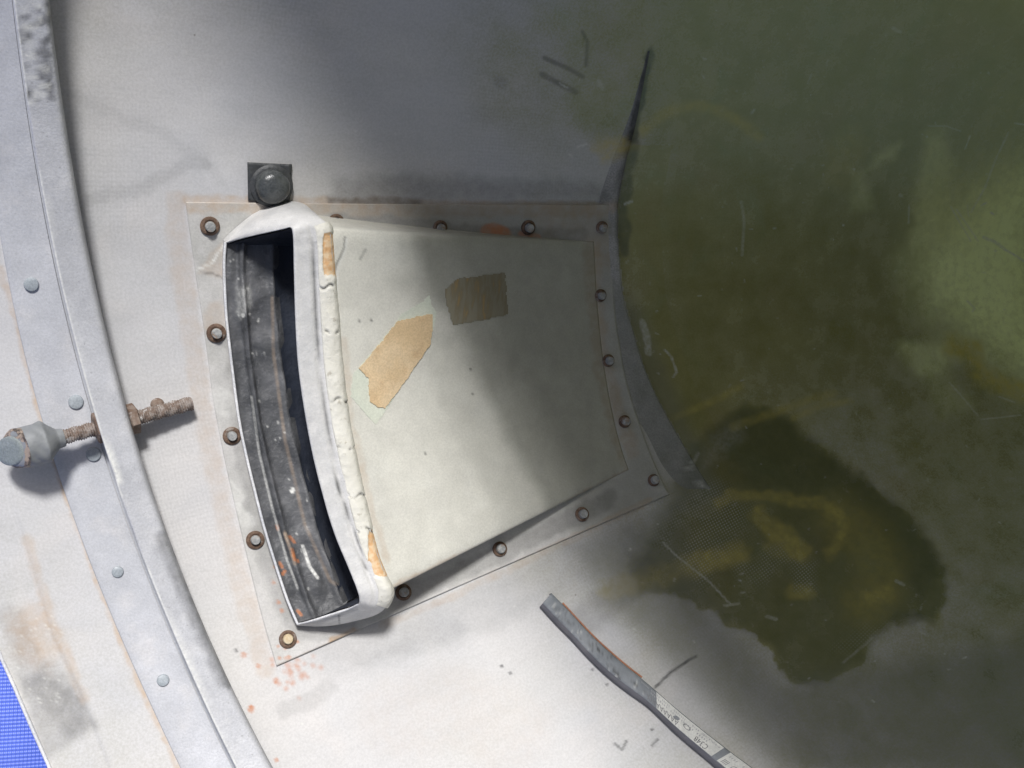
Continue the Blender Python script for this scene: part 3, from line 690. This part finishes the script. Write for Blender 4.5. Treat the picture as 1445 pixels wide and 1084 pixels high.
ca_ = -B0/np.linalg.norm(B0); ca_ = ca_-(ca_@ax_)*ax_; ca_ /= np.linalg.norm(ca_)
def shear(G, tpos):
    d = (G-(B0+((G-B0)@ax_)[..., None]*ax_))@ca_
    w = np.clip(1-(tpos+21)/22, 0, 1)[:, None]
    return G+(w*d*.75)[..., None]*ax_
G = shear(G, pp[:, 0])
closed(G, 'bumper_head', M['bumperflake'], bolt, attrs={'peel': pe*1.05})
G = shear(revolve(np.array([(-17.0, 20.2), (-20.6, 19.6), (-21.6, 18.0), (-21.9, 14)])*px_m, 40), np.array([-21, -21, -21, -21.]))
M['disc'] = worn('end_disc_grey_green', (.19, .215, .21), (.24, .265, .26), None, .5, .2, 60)
closed(G[::-1], 'end_disc', M['disc'], bolt, (True, True))
def hexr(t, a, R): return R/np.cos((a % (math.pi/3))-math.pi/6)*.94
for c0, w0 in ((99, 14), (145, 13)):
    prof = [(c0-w0/2, 14), (c0-w0/2, 18), (c0-w0/2+1.5, 20.5), (c0+w0/2-1.5, 20.5), (c0+w0/2, 18), (c0+w0/2, 14)]
    closed(revolve(np.array(prof)*px_m, 48, hexr), 'nut', M['rust_nut'], bolt)
st = local_mesh('rusty_rivet', *disc_stack([(.0046, -.0005), (.0047, .0016), (.004, .0032), (.0024, .0042), (.0008, .0045)]), M['rust_nut'])
o = link(bpy.data.objects.new('rusty_rivet', st)); tag(o, 'small rusty rivet on the grey wall, half hidden behind the threaded bolt end', 'rivet')
X = at(222, 571, 0); put(o, None, X, normal(X), 0, .85)

# ------------------------------------------------------------------ air scoop
scoop = thing('air_scoop', at(560, 580, 0), 'pale wedge-shaped air scoop with a long dark mouth and white lip, screwed to the wall', 'air scoop')
LE = [(262, 285), (265, 310), (270, 345), (277, 395), (284, 440), (291, 490), (300, 560), (311, 620), (321, 668), (333, 720), (346, 775), (358, 825), (371, 875), (381, 910), (390, 940)]
RE = [(866, 289), (866, 320), (865, 360), (866, 410), (869, 450), (875, 490), (882, 530), (893, 570), (905, 605), (918, 640), (930, 668), (940, 690), (945, 697)]
le = catmull(np.array(LE, float), 200); re_ = catmull(np.array(RE, float), 200)
u = np.linspace(0, 1, 260)
# top and bottom edges are straight: rows blend from the left edge to the right edge
PX = le[:, None, 0]*(1-u)+re_[:, None, 0]*u; PY = le[:, None, 1]*(1-u)+re_[:, None, 1]*u
PY += (4*u*(1-u)*np.linspace(1, -0.3, 200)[:, None])*1.0
HP = 1.9+.5*(vnoise(PX.ravel(), PY.ravel(), 45, 31).reshape(PX.shape)-.5)
G = at(PX, PY, HP)
G = np.concatenate([G[:, :1]*0+at(PX[:, :1], PY[:, :1], .1), G, at(PX[:, -1:], PY[:, -1:], .1)], 1)
G = np.concatenate([at(*project(G[0]), .1)[None], G, at(*project(G[-1]), .1)[None]], 0)
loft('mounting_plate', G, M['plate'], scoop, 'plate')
HM = 50.0
# mouth stations: inner edge, outer edge (photo points and height in mm)
ST = [((321, 343, 10), (317, 341, 8)), ((345, 336, 20), (337, 326, 13)), ((375, 329, 33), (366, 313, 24)), ((400, 323.5, HM-7), (400, 305, 34)), ((410, 321.5, HM-2), (434, 304, HM-8)),
      ((413, 330, HM), (461, 315, HM-3)), ((414, 350, HM), (468, 344, HM-1)), ((415.5, 420, HM), (473, 420, HM-1)), ((420, 510, HM), (481, 520, HM-1)), ((432, 595, HM), (492, 605, HM-1)), ((449, 675, HM), (510, 690, HM-1)),
      ((470, 748, HM), (528, 766, HM-1)), ((491, 800, HM), (544, 812, HM-1)), ((503, 830, HM), (552, 835, HM-2)), ((507, 846, HM-3), (546, 855, HM-8)), ((503, 854, HM-8), (530, 868, HM-18)), ((478, 862, 30), (495, 878, 22)), ((450, 872, 19), (458, 884, 12)), ((421, 880, 10), (419, 883, 8))]
ST = np.array(ST, float)
NSn = 260
sti = catmull(ST[:, 0], NSn); sto = catmull(ST[:, 1], NSn)
kst = np.linspace(0, 18, NSn)
mid_zone = smooth(4, 5.5, kst)*smooth(14.6, 13.2, kst)
rows = []
# turned-in edge, front face, rounded outer side and foot
def st_at(w, bul): 
    q = sti*(1-w)+sto*w; return at(q[:, 0], q[:, 1], np.maximum(q[:, 2]+bul, 2.2))
rows.append(at(sti[:, 0]+1.5, sti[:, 1], np.maximum(sti[:, 2]-4.0, 3)))
rows.append(st_at(0, -1.2)); rows.append(st_at(.02, .1))
for w in np.linspace(.08, 1.0, 14):
    groove = -1.6*np.exp(-((w-.52)/.035)**2)*mid_zone
    side = (1-mid_zone)*1.2*math.sin(math.pi*min(w, 1))
    rows.append(st_at(w, .5*math.sin(math.pi*w)+groove+side))
last = sto; dh = np.where(mid_zone > .5, 6, 0)
q0 = rows[-1]
for k in (.35, .75, 1):
    hto = sto[:, 2]*(1-k)+2.1*k
    rows.append(lower(q0, sto[:, 2], hto))
G = jitter(np.stack(rows, 1), .6, 60, 4)
G = jitter(G, .3, 220, 6)
loft('mouth_frame', G, M['frame'], scoop, 'frame')
# cream sealant bead along the back of the upper lip
k0 = np.nonzero((kst > 4.9) & (kst < 14.2))[0]
bi, bo = sti[k0], sto[k0]
rows = []
pe_cols = []
for w, b in ((.60, -1.), (.63, .9), (.70, 1.5), (.78, 1.9), (.86, 2.0), (.94, 1.7), (1.0, 1.0), (1.05, -.6), (1.09, -3.5)):
    ww = w+.0*k0
    q = bi*(1-w)+bo*w; rows.append(at(q[:, 0], q[:, 1], q[:, 2]+b))
G = np.stack(rows, 1)
G = catmull(np.transpose(G, (1, 0, 2)), 26).transpose(1, 0, 2)
G = catmull(G, 420)
G = jitter(G, .8, 60, 9); G = jitter(G, .3, 190, 12); G = jitter(G, .2, 420, 2)
gx, gy = project(G.reshape(-1, 3))
peel = np.maximum(np.exp(-(((gy-360)/32)**4))*smooth(452, 460, gx), np.exp(-(((gy-780)/36)**4))*smooth(516, 524, gx))
crack = np.zeros(len(gx))
for cy_, dx in ((470, 0), (565, 1), (634, 0), (748, 2), (405, 0), (700, 1)):
    crack = np.maximum(crack, .9*np.exp(-((gy-cy_-3*np.sin(gx*.3+cy_))/1.6)**2)*smooth(.3, .6, vnoise(gx, gy, 7, 41)))
Xb = G.reshape(-1, 3)-normal(G.reshape(-1, 3))*(crack*.0015+.0009*smooth(.3, .6, peel))[:, None]
mesh_obj('sealant_bead', Xb, grid_faces(*G.shape[:2]), M['bead'], scoop, True, {'peel': peel, 'soot_shade': crack})
# body
tb = np.linspace(0, 1, 180); ub = np.linspace(0, 1, 200)
sel = catmull(np.array([(464, 323), (471, 350), (475, 420), (483, 520), (494, 605), (512, 690), (530, 766), (545, 812), (551, 832)], float), 180)
end = catmull(np.array([(838, 341), (840, 380), (843, 430), (849, 490), (857, 545), (866, 590), (876, 630), (887, 663)], float), 180)
# spacing by relative height so that straight edges stay straight
yl = (sel[:, 1]-sel[0, 1])/(sel[-1, 1]-sel[0, 1]); ye = (end[:, 1]-end[0, 1])/(end[-1, 1]-end[0, 1])
v_ = np.linspace(0, 1, 180)
sel = np.stack([np.interp(v_, yl, sel[:, 0]), np.interp(v_, yl, sel[:, 1])], 1); end = np.stack([np.interp(v_, ye, end[:, 0]), np.interp(v_, ye, end[:, 1])], 1)
us = ub[None]
BX = sel[:, None, 0]*(1-us)+end[:, None, 0]*us; BY = sel[:, None, 1]*(1-us)+end[:, None, 1]*us
hb = 2.1+(HM-5.1)*(1-us)**1.12
hb = hb+3.0*np.sin(math.pi*us)*np.sin(math.pi*v_)[:, None]**.5*1.0
hb = np.where(us > .9, hb*1.0, hb)
edge_r = 1.0*(np.exp(-v_*60)+np.exp(-(1-v_)*60))[:, None]
hb = np.maximum(hb-edge_r*2, 2.12)
G = at(BX, BY, hb)
top = [lower(G[0], hb[0], hb[0]*(1-k)+1.5*k) for k in (1, .5, .15)]
bot = [lower(G[-1], hb[-1], hb[-1]*(1-k)+1.5*k) for k in (.04, .15, .5, 1)]
G = np.concatenate([np.stack(top), G, np.stack(bot)])
G = np.concatenate([G, lower(G[:, -1], 2.6, 1.0)[:, None]], 1)
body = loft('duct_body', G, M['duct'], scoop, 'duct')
# dark lining (end walls and roof) and rubber floor
rows = []
for dxp, kh, dy in ((1, 0, 0), (12, 1.5, 0), (40, 5, 1), (80, 10, 2), (120, 18, 3), (150, 26, 4)):
    f_ = np.clip((sti[:, 2]-8)/(HM-8), 0, 1)
    hh_ = np.maximum(sti[:, 2]-kh*f_-1.5, 4.0)
    yy_ = sti[:, 1]+np.where(kst < 4.5, 1, np.where(kst > 14.5, -1, 0))*dy+2*np.where(kst < 4.5, 1, np.where(kst > 14, -1, 0))
    xx_ = sti[:, 0]+dxp
    if dxp > 1: yy_ = np.clip(yy_, 330+.05*(xx_-465), 832-(xx_-552)*.503-12)
    rows.append(at(xx_, yy_, hh_))
rows.append(lower(rows[-1], np.maximum(sti[:, 2]-26, 4.), np.full(NSn, 2.6)))
loft('lining', np.stack(rows, 1), M['lining'], scoop, None, flip=True)
LIP = [(318, 342), (316.5, 370), (317, 400), (319, 440), (323, 480), (329, 530), (337, 590), (347, 640), (359, 690), (373, 745), (390, 800), (405, 845), (420, 881)]
lip = catmull(np.array(LIP, float), 240)
off = [0, 2, 8, 18, 23, 27, 32, 45, 58, 66, 70, 76, 90, 130, 165]
hgt = [10.2, 8.6, 8.2, 8.4, 10.6, 11.0, 8.6, 8.4, 8.6, 10.2, 9.8, 5.0, 3.2, 2.6, 2.6]
slant = np.linspace(0, 1, 240)
rows = []
for o_, h_ in zip(off, hgt):
    wob = 2.2*(vnoise(lip[:, 1], np.full(240, o_*3.), 26, 51)-.5)
    lx_ = lip[:, 0]+o_*(1.0+.06*slant)+.6*wob; ly_ = lip[:, 1]-o_*.17*slant+.04*o_*(1-slant)
    if o_ > 60: ly_ = np.minimum(ly_, 832-(lx_-552)*.503-14)
    rows.append(at(lx_, ly_, np.maximum(h_+wob*(.0 if o_ < 3 or o_ > 71 else .9), 2.6)))
loft('recess', np.stack(rows[10:], 1), M['lining'], scoop, None)
G = np.transpose(np.stack(rows[:12], 1), (1, 0, 2)); G = catmull(G, 110).transpose(1, 0, 2)
G = jitter(G, .9, 90, 14)
gy_ = project(G.reshape(-1, 3))[1].reshape(G.shape[:2])
bulge = np.exp(-((gy_-425)/40)**2)*np.exp(-((np.linspace(0, 11, 110)[None]-4.5)/2.2)**2)
G = G+normal(G.reshape(-1, 3)).reshape(G.shape)*(bulge*.0045)[..., None]
loft('rubber_floor', G, M['floor'], scoop, 'floor')
def tube(name, P, r, mat, parent, seg=8):
    t_ = np.gradient(P, axis=0); t_ /= np.linalg.norm(t_, axis=1, keepdims=True)
    n_ = normal(P); b_ = np.cross(t_, n_); a_ = np.linspace(0, 2*math.pi, seg+1)[:-1]
    G = P[:, None]+np.asarray(r).reshape(-1, 1, 1)*(np.cos(a_)[None, :, None]*n_[:, None]+np.sin(a_)[None, :, None]*b_[:, None])
    return closed(G, name, mat, parent)
ex = catmull(np.array([(420, 881), (440, 876), (465, 868), (490, 860), (505, 853)], float), 60)
lp = np.concatenate([at(lip[:, 0], lip[:, 1], 10.0), at(ex[1:, 0], ex[1:, 1], np.linspace(10.5, HM-5, 59))])
lp = jitter(lp[:, None], .5, 120, 5)[:, 0]
tube('mouth_edge', lp, .00085, M['lipedge'], scoop)
# skirt under the lower lip
sk = np.stack([at(lip[:, 0], lip[:, 1], 10.0), lower(at(lip[:, 0], lip[:, 1], 10.0), 10., 6.), lower(at(lip[:, 0], lip[:, 1], 10.0), 10., 1.5)], 1)
loft('lip_skirt', sk, M['frame'], scoop, None)
# paper tape on the duct
dg = bpy.context.evaluated_depsgraph_get()
bv = BVHTree.FromPolygons([tuple(v.co+scoop.location) for v in body.data.vertices], [tuple(p.vertices) for p in body.data.polygons])
EYE = Vector(W(np.zeros(3)))
def on_body(x, y, lift):
    d_ = Vector(Wd(rays([(x, y)])[0])).normalized()
    h = bv.ray_cast(EYE, d_)
    if h[0] is None: return None
    nn = h[1] if h[1].dot(d_) < 0 else -h[1]
    return np.array(h[0]+nn*lift)
def patch(name, pts, mat, lift, step=1.3, rough=1.2, seed=1):
    p = np.array(pts, float); x0, y0 = p.min(0)-2; x1, y1 = p.max(0)+2
    nx, ny = int((x1-x0)/step)+1, int((y1-y0)/step)+1
    gx, gy = np.meshgrid(x0+step*np.arange(nx), y0+step*np.arange(ny), indexing='ij')
    jx = gx+rough*3*(vnoise(gx, gy, 5, seed)-.5); jy = gy+rough*3*(vnoise(gx, gy, 5, seed+1)-.5)
    ins = inside(jx, jy, [tuple(q) for q in pts])
    idx = {}; V = []; Fc = []
    for i in range(nx-1):
        for j in range(ny-1):
            if ins[i:i+2, j:j+2].all():
                q = []
                for a, b in ((i, j), (i, j+1), (i+1, j+1), (i+1, j)):
                    if (a, b) not in idx:
                        w_ = on_body(gx[a, b], gy[a, b], lift)
                        if w_ is None: w_ = V[-1] if V else np.zeros(3)
                        idx[(a, b)] = len(V); V.append(w_)
                    q.append(idx[(a, b)])
                Fc.append(tuple(q))
    V = np.array(V); n_ = len(V)
    # thickness: border walls
    from collections import Counter
    ec = Counter()
    for q in Fc:
        for a, b in zip(q, q[1:]+q[:1]): ec[(a, b)] += 1
    nrm = Wd(normal(at(p[:, 0].mean(), p[:, 1].mean(), 20.)))
    low = V-nrm*(lift*.95); walls = [(b, a, a+n_, b+n_) for (a, b) in ec if (b, a) not in ec]
    me = bpy.data.meshes.new(name); me.from_pydata((np.concatenate([V, low])-np.array(scoop.location)).tolist(), [], Fc+walls); me.update()
    me.polygons.foreach_set('use_smooth', np.ones(len(me.polygons), bool)); me.materials.append(mat)
    me.set_sharp_from_angle(angle=deg(40))
    o = link(bpy.data.objects.new(name, me)); o.parent = scoop; return o
tp = patch('tape_patch', [(497, 527), (505, 519), (545, 470), (567, 442), (596, 425), (607, 414), (609, 430), (617, 440), (612, 466), (607, 488), (575, 535), (545, 579), (530, 601), (512, 581), (494, 560)], M['tapebare'], .00025, 1.3, .4, 3)
tag(tp, 'pale greenish residue of a peeled tape piece')
tq = patch('tape_patch', [(505, 520), (533, 486), (561, 451), (578, 449), (596, 444), (610, 443), (611, 466), (607, 487), (576, 532), (543, 578), (532, 575), (521, 568), (519, 550), (518, 534)], M['tape'], .0008, 1.3, .7, 5)
tag(tq, 'tan paper tape with torn edges')
ts_ = patch('tape_residue', [(627, 408), (645, 393), (690, 387), (713, 384), (716, 420), (718, 444), (690, 451), (650, 458), (638, 459), (630, 432)], M['tapestain'], .0003, 1.5, .8, 9)
tag(ts_, 'brown streaked square of tape residue')
# screws
sh_m = local_mesh('screw', *disc_stack([(.0030, 0), (.0030, .0040), (.0026, .0048), (.0010, .0050)], 18), M['screwhead'])
gh_m = local_mesh('screw', *disc_stack([(.0030, 0), (.0031, .0030), (.0026, .0042), (.0012, .0046)], 18), M['goldscrew'])
wa_m = local_mesh('washer', *disc_stack([(.0056, -.0006), (.0057, .0010), (.0050, .0017), (.0040, .0019), (.0031, .0012)], 24), M['washer'])
screw0 = None
for i, (x, y, sc, gold, wsc) in enumerate([(296, 319, .98, 0, 1), (305, 470, 1.0, 0, 1), (327, 615, .95, 0, 1), (360, 762, .97, 0, 1), (406, 902, 1.02, 1, .92), (474, 313, .9, 0, .95), (621, 321, .85, 0, .95), (745, 321, .95, 0, .9), (849, 321, .9, 0, .82), (847, 417, .88, 0, .85), (858, 509, .95, 0, .8), (881, 595, .98, 0, .78), (922, 678, .98, 0, .75), (821, 726, 1.0, 0, .85), (705, 775, 1.0, 0, .85), (569, 836, 1.0, 0, .9)]):
    if screw0 is None:
        o = link(bpy.data.objects.new('screw', sh_m)); w_ = link(bpy.data.objects.new('washer', wa_m)); w_.parent = o; screw0 = (o, w_)
    else:
        o = screw0[0].copy(); COL.objects.link(o); w_ = screw0[1].copy(); COL.objects.link(w_); w_.parent = o
    if gold: o.data = gh_m; tag(o, 'screw with a rusty brassy head')
    X = at(x, y, 1.9); put(o, scoop, X, normal(X), i*.9, sc); w_.scale = (wsc/1, wsc/1, 1)

# ------------------------------------------------------------------ rubber stop above the scoop
stop = thing('rubber_stop', at(381, 257, 0), 'black round-headed bolt on a small square rubber pad above the scoop', 'bolt pad')
sq = [(349, 229), (412, 232), (409, 285), (350, 283)]
def quad(sq, h0, h1, n_=14):
    a, b, c, d_ = [np.array(q, float) for q in sq]; k = np.linspace(0, 1, n_)
    P = (a*(1-k[:, None, None])+d_*k[:, None, None])*(1-k[None, :, None])+(b*(1-k[:, None, None])+c*k[:, None, None])*k[None, :, None]
    G = at(P[..., 0], P[..., 1], h1)
    rim_ = lambda q: at(q[:, 0], q[:, 1], h0)
    G = np.concatenate([rim_(P[0])[None], G, rim_(P[-1])[None]], 0)
    l_ = np.concatenate([P[:1], P, P[-1:]], 0)
    return np.concatenate([rim_(l_[:, 0])[:, None], G, rim_(l_[:, -1])[:, None]], 1)
loft('pad', quad(sq, .1, 2.6), M['pad'], stop, None, smooth=False)
o = link(bpy.data.objects.new('dome_head', local_mesh('dome_head', *disc_stack([(.0098, 0), (.0100, .003), (.0098, .0055), (.0088, .0078), (.0070, .0092), (.0045, .0100), (.002, .0103)], 28), M['boltdome'])))
X = at(383, 262, 2.6); put(o, stop, X, normal(X))
o2 = link(bpy.data.objects.new('collar', local_mesh('collar', *disc_stack([(.0122, 0), (.0124, .0012), (.0112, .0022), (.0098, .0024)], 28), M['pad']))); put(o2, stop, X, normal(X))

# ------------------------------------------------------------------ labelled rubber strip
strip = thing('rubber_strip', at(900, 970, 0), 'long narrow grey rubber strip with a white printed label, lying along the lower wall', 'rubber strip')
SL = catmull(np.array([(762, 856), (784, 880), (807, 903), (831, 929), (857, 954), (886, 977), (916, 999), (955, 1036), (997, 1072), (1030, 1099), (1080, 1138)], float), 200)
SR = catmull(np.array([(778, 837), (793, 852), (809, 869), (831, 893), (854, 915), (883, 940), (913, 964), (965, 1009), (1023, 1055), (1062, 1084), (1112, 1122)], float), 200)
HS = 6.0
def strip_at(u_, v__, h):
    """u along 0..1, v across 0 (lower left) .. 1 (upper right)"""
    k = np.linspace(0, 1, 200); u_ = np.asarray(u_, float)
    l_ = np.stack([np.interp(u_, k, SL[:, 0]), np.interp(u_, k, SL[:, 1])], -1); r__ = np.stack([np.interp(u_, k, SR[:, 0]), np.interp(u_, k, SR[:, 1])], -1)
    q = l_*(1-np.asarray(v__)[..., None])+r__*np.asarray(v__)[..., None]
    return at(q[..., 0], q[..., 1], h)
uu = np.linspace(0, 1, 160)
one = np.ones(160)
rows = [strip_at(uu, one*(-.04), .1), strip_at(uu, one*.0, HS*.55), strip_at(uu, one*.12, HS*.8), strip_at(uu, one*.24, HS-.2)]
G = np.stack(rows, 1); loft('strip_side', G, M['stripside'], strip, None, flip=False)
rows = [strip_at(uu, one*.24, HS-.15)]+[strip_at(uu, one*v__, HS+.25*math.sin(math.pi*v__)) for v__ in (.27, .4, .55, .7, .85, .96)]+[strip_at(uu, one*1., HS-.5), lower(strip_at(uu, one*1., HS-.5), HS-.5, .1)]
G = np.stack(rows, 1)
cap0 = np.stack([at(*project(g[None]), .1).reshape(3) for g in G[0]])
G = np.concatenate([cap0[None], G]); loft('strip_body', jitter(G, .3, 120), M['strip'], strip, 'strip')
stroke_pts = [(793, 852), (831, 893), (854, 915), (883, 940), (905, 957)]
P = catmull(np.array(stroke_pts, float), 60); X = at(P[:, 0]+1, P[:, 1]-1, HS*.55)
tube('orange_seam', X, .0006, worn('orange_glue', (.42, .19, .11), (.36, .17, .11), None, .6, .2, 90), strip, 6)
def label(u0, u1):
    k = np.linspace(u0, u1, 40); rows = [strip_at(k, np.full(40, v__), HS+.45) for v__ in (.27, .4, .6, .8, .97)]
    return loft('label', np.stack(rows, 1), M['label'], strip, None)
ULEN = None
kk = np.linspace(0, 1, 400); cl = strip_at(kk, np.full(400, .6), HS); arc = np.concatenate([[0], np.cumsum(np.linalg.norm(np.diff(cl, axis=0), axis=1))]); ULEN = arc[-1]
wid_m = np.linalg.norm(strip_at(np.array([.6]), np.array([1.]), HS)-strip_at(np.array([.6]), np.array([0.]), HS))
u_of = lambda x, y: kk[np.argmin(np.hypot(project(cl)[0]-x, project(cl)[1]-y))]
uA, uB, uC = u_of(924, 991), u_of(1011, 1063), u_of(1019, 1070)
lab1 = label(uA, uB); lab2 = label(uC, .985)
def text(s, u_start, v_top, height, mat, parent, width=None):
    """letters read from lower right to upper left, their tops towards the lower left edge"""
    cu = bpy.data.curves.new('lettering', 'FONT'); cu.body = s; cu.size = 1; cu.resolution_u = 2
    tmp = bpy.data.objects.new('lettering', cu); COL.objects.link(tmp)
    dgr = bpy.context.evaluated_depsgraph_get(); me = bpy.data.meshes.new_from_object(tmp.evaluated_get(dgr))
    bpy.data.objects.remove(tmp); bpy.data.curves.remove(cu)
    V = np.array([v.co[:] for v in me.vertices]); 
    cap = .70; sc = height/cap; sx = sc if width is None else width/V[:, 0].max()
    uu_ = u_start-V[:, 0]*sx/ULEN; vv = v_top+(cap-V[:, 1])*sc/wid_m
    X = strip_at(uu_, vv, HS+.6)
    w_ = W(X)-origin_of(parent)
    for v, c in zip(me.vertices, w_): v.co = c
    me.materials.append(mat)
    o = link(bpy.data.objects.new('lettering', me)); o.parent = parent; return o
ptm = np.linalg.norm(cl[200]-cl[199])/np.hypot(*(np.array(project(cl[199:201]))[:, 1]-np.array(project(cl[199:201]))[:, 0]))
text('AAAAAAAYX', u_of(958, 1018), .31, 9*ptm, M['ink'], lab1, 42*ptm)
text('O', u_of(974, 1033), .50, 8*ptm, M['ink'], lab1)
text('C348', u_of(1000, 1054), .31, 9.5*ptm, M['ink'], lab1, 15*ptm)
text('MADE IN   IIIIIII  IIIII IIIIII IIIIIII', u_of(1013, 1056), .80, 3.2*ptm, M['inkpale'], lab1, 92*ptm)
text('IIIII IIIIIII III IIIIIIIII', u_of(1000, 1045), .66, 3.0*ptm, M['inkpale'], lab1, 66*ptm)
text('L  O  IIII', u_of(1055, 1092), .33, 9*ptm, M['ink'], lab2, 34*ptm)
text('IIII  IIII', u_of(1060, 1090), .75, 3.4*ptm, M['inkpale'], lab2, 36*ptm)

# ------------------------------------------------------------------ blue tarp under it all
me = bpy.data.meshes.new('blue_tarp'); nx = 260; g = np.linspace(-2.2, 2.2, nx); gx, gy = np.meshgrid(g, g, indexing='ij')
gz = -.004+.012*(vnoise(gx.ravel()*100, gy.ravel()*100, 16, 61)-.5)
V = np.stack([gx.ravel(), gy.ravel(), gz-.004], 1)
# keep below the cone
o = None
fq = grid_faces(nx, nx)
me.from_pydata(V.tolist(), [], fq.tolist()); me.update(); me.polygons.foreach_set('use_smooth', np.ones(len(me.polygons), bool)); me.materials.append(M['tarp'])
o = link(bpy.data.objects.new('blue_tarp', me)); tag(o, 'bright blue woven plastic tarp on the ground, showing at the lower left corner', 'tarp')

# ------------------------------------------------------------------ camera, light, world
cam = bpy.data.cameras.new('camera'); cam.sensor_width = 36; cam.lens = F/1445*36; cam.clip_start = .01; cam.clip_end = 100
co = link(bpy.data.objects.new('camera', cam))
co.matrix_world = Matrix.Translation(Vector(W(np.zeros(3)))) @ Matrix(RW.tolist()).to_4x4()
scene.camera = co
Lw = Vector(Wd(L)).normalized()
sun = bpy.data.lights.new('sun', 'SUN'); sun.energy = 3.6; sun.angle = deg(8); sun.color = (1, .99, .985)
so = link(bpy.data.objects.new('sun', sun)); so.rotation_euler = Lw.to_track_quat('Z', 'Y').to_euler(); so.location = Lw*5
wd = bpy.data.worlds.new('World'); scene.world = wd; wd.use_nodes = True
nt = wd.node_tree; bg = nt.nodes['Background']; sky = nt.nodes.new('ShaderNodeTexSky'); sky.sky_type = 'NISHITA'; sky.sun_disc = False
sky.sun_elevation = math.asin(Lw.z); sky.sun_rotation = math.atan2(Lw.x, Lw.y); sky.air_density = .7; sky.dust_density = 3.5; sky.ozone_density = 1.0
nt.links.new(sky.outputs[0], bg.inputs[0]); bg.inputs[1].default_value = .085
scene.view_settings.view_transform = 'Standard'; scene.view_settings.look = 'None'; scene.view_settings.exposure = .28; scene.view_settings.gamma = 1
scene.view_settings.use_curve_mapping = False
scene.render.engine = 'CYCLES'
scene.cycles.max_bounces = 6; scene.cycles.diffuse_bounces = 4; scene.cycles.glossy_bounces = 2; scene.cycles.transmission_bounces = 3
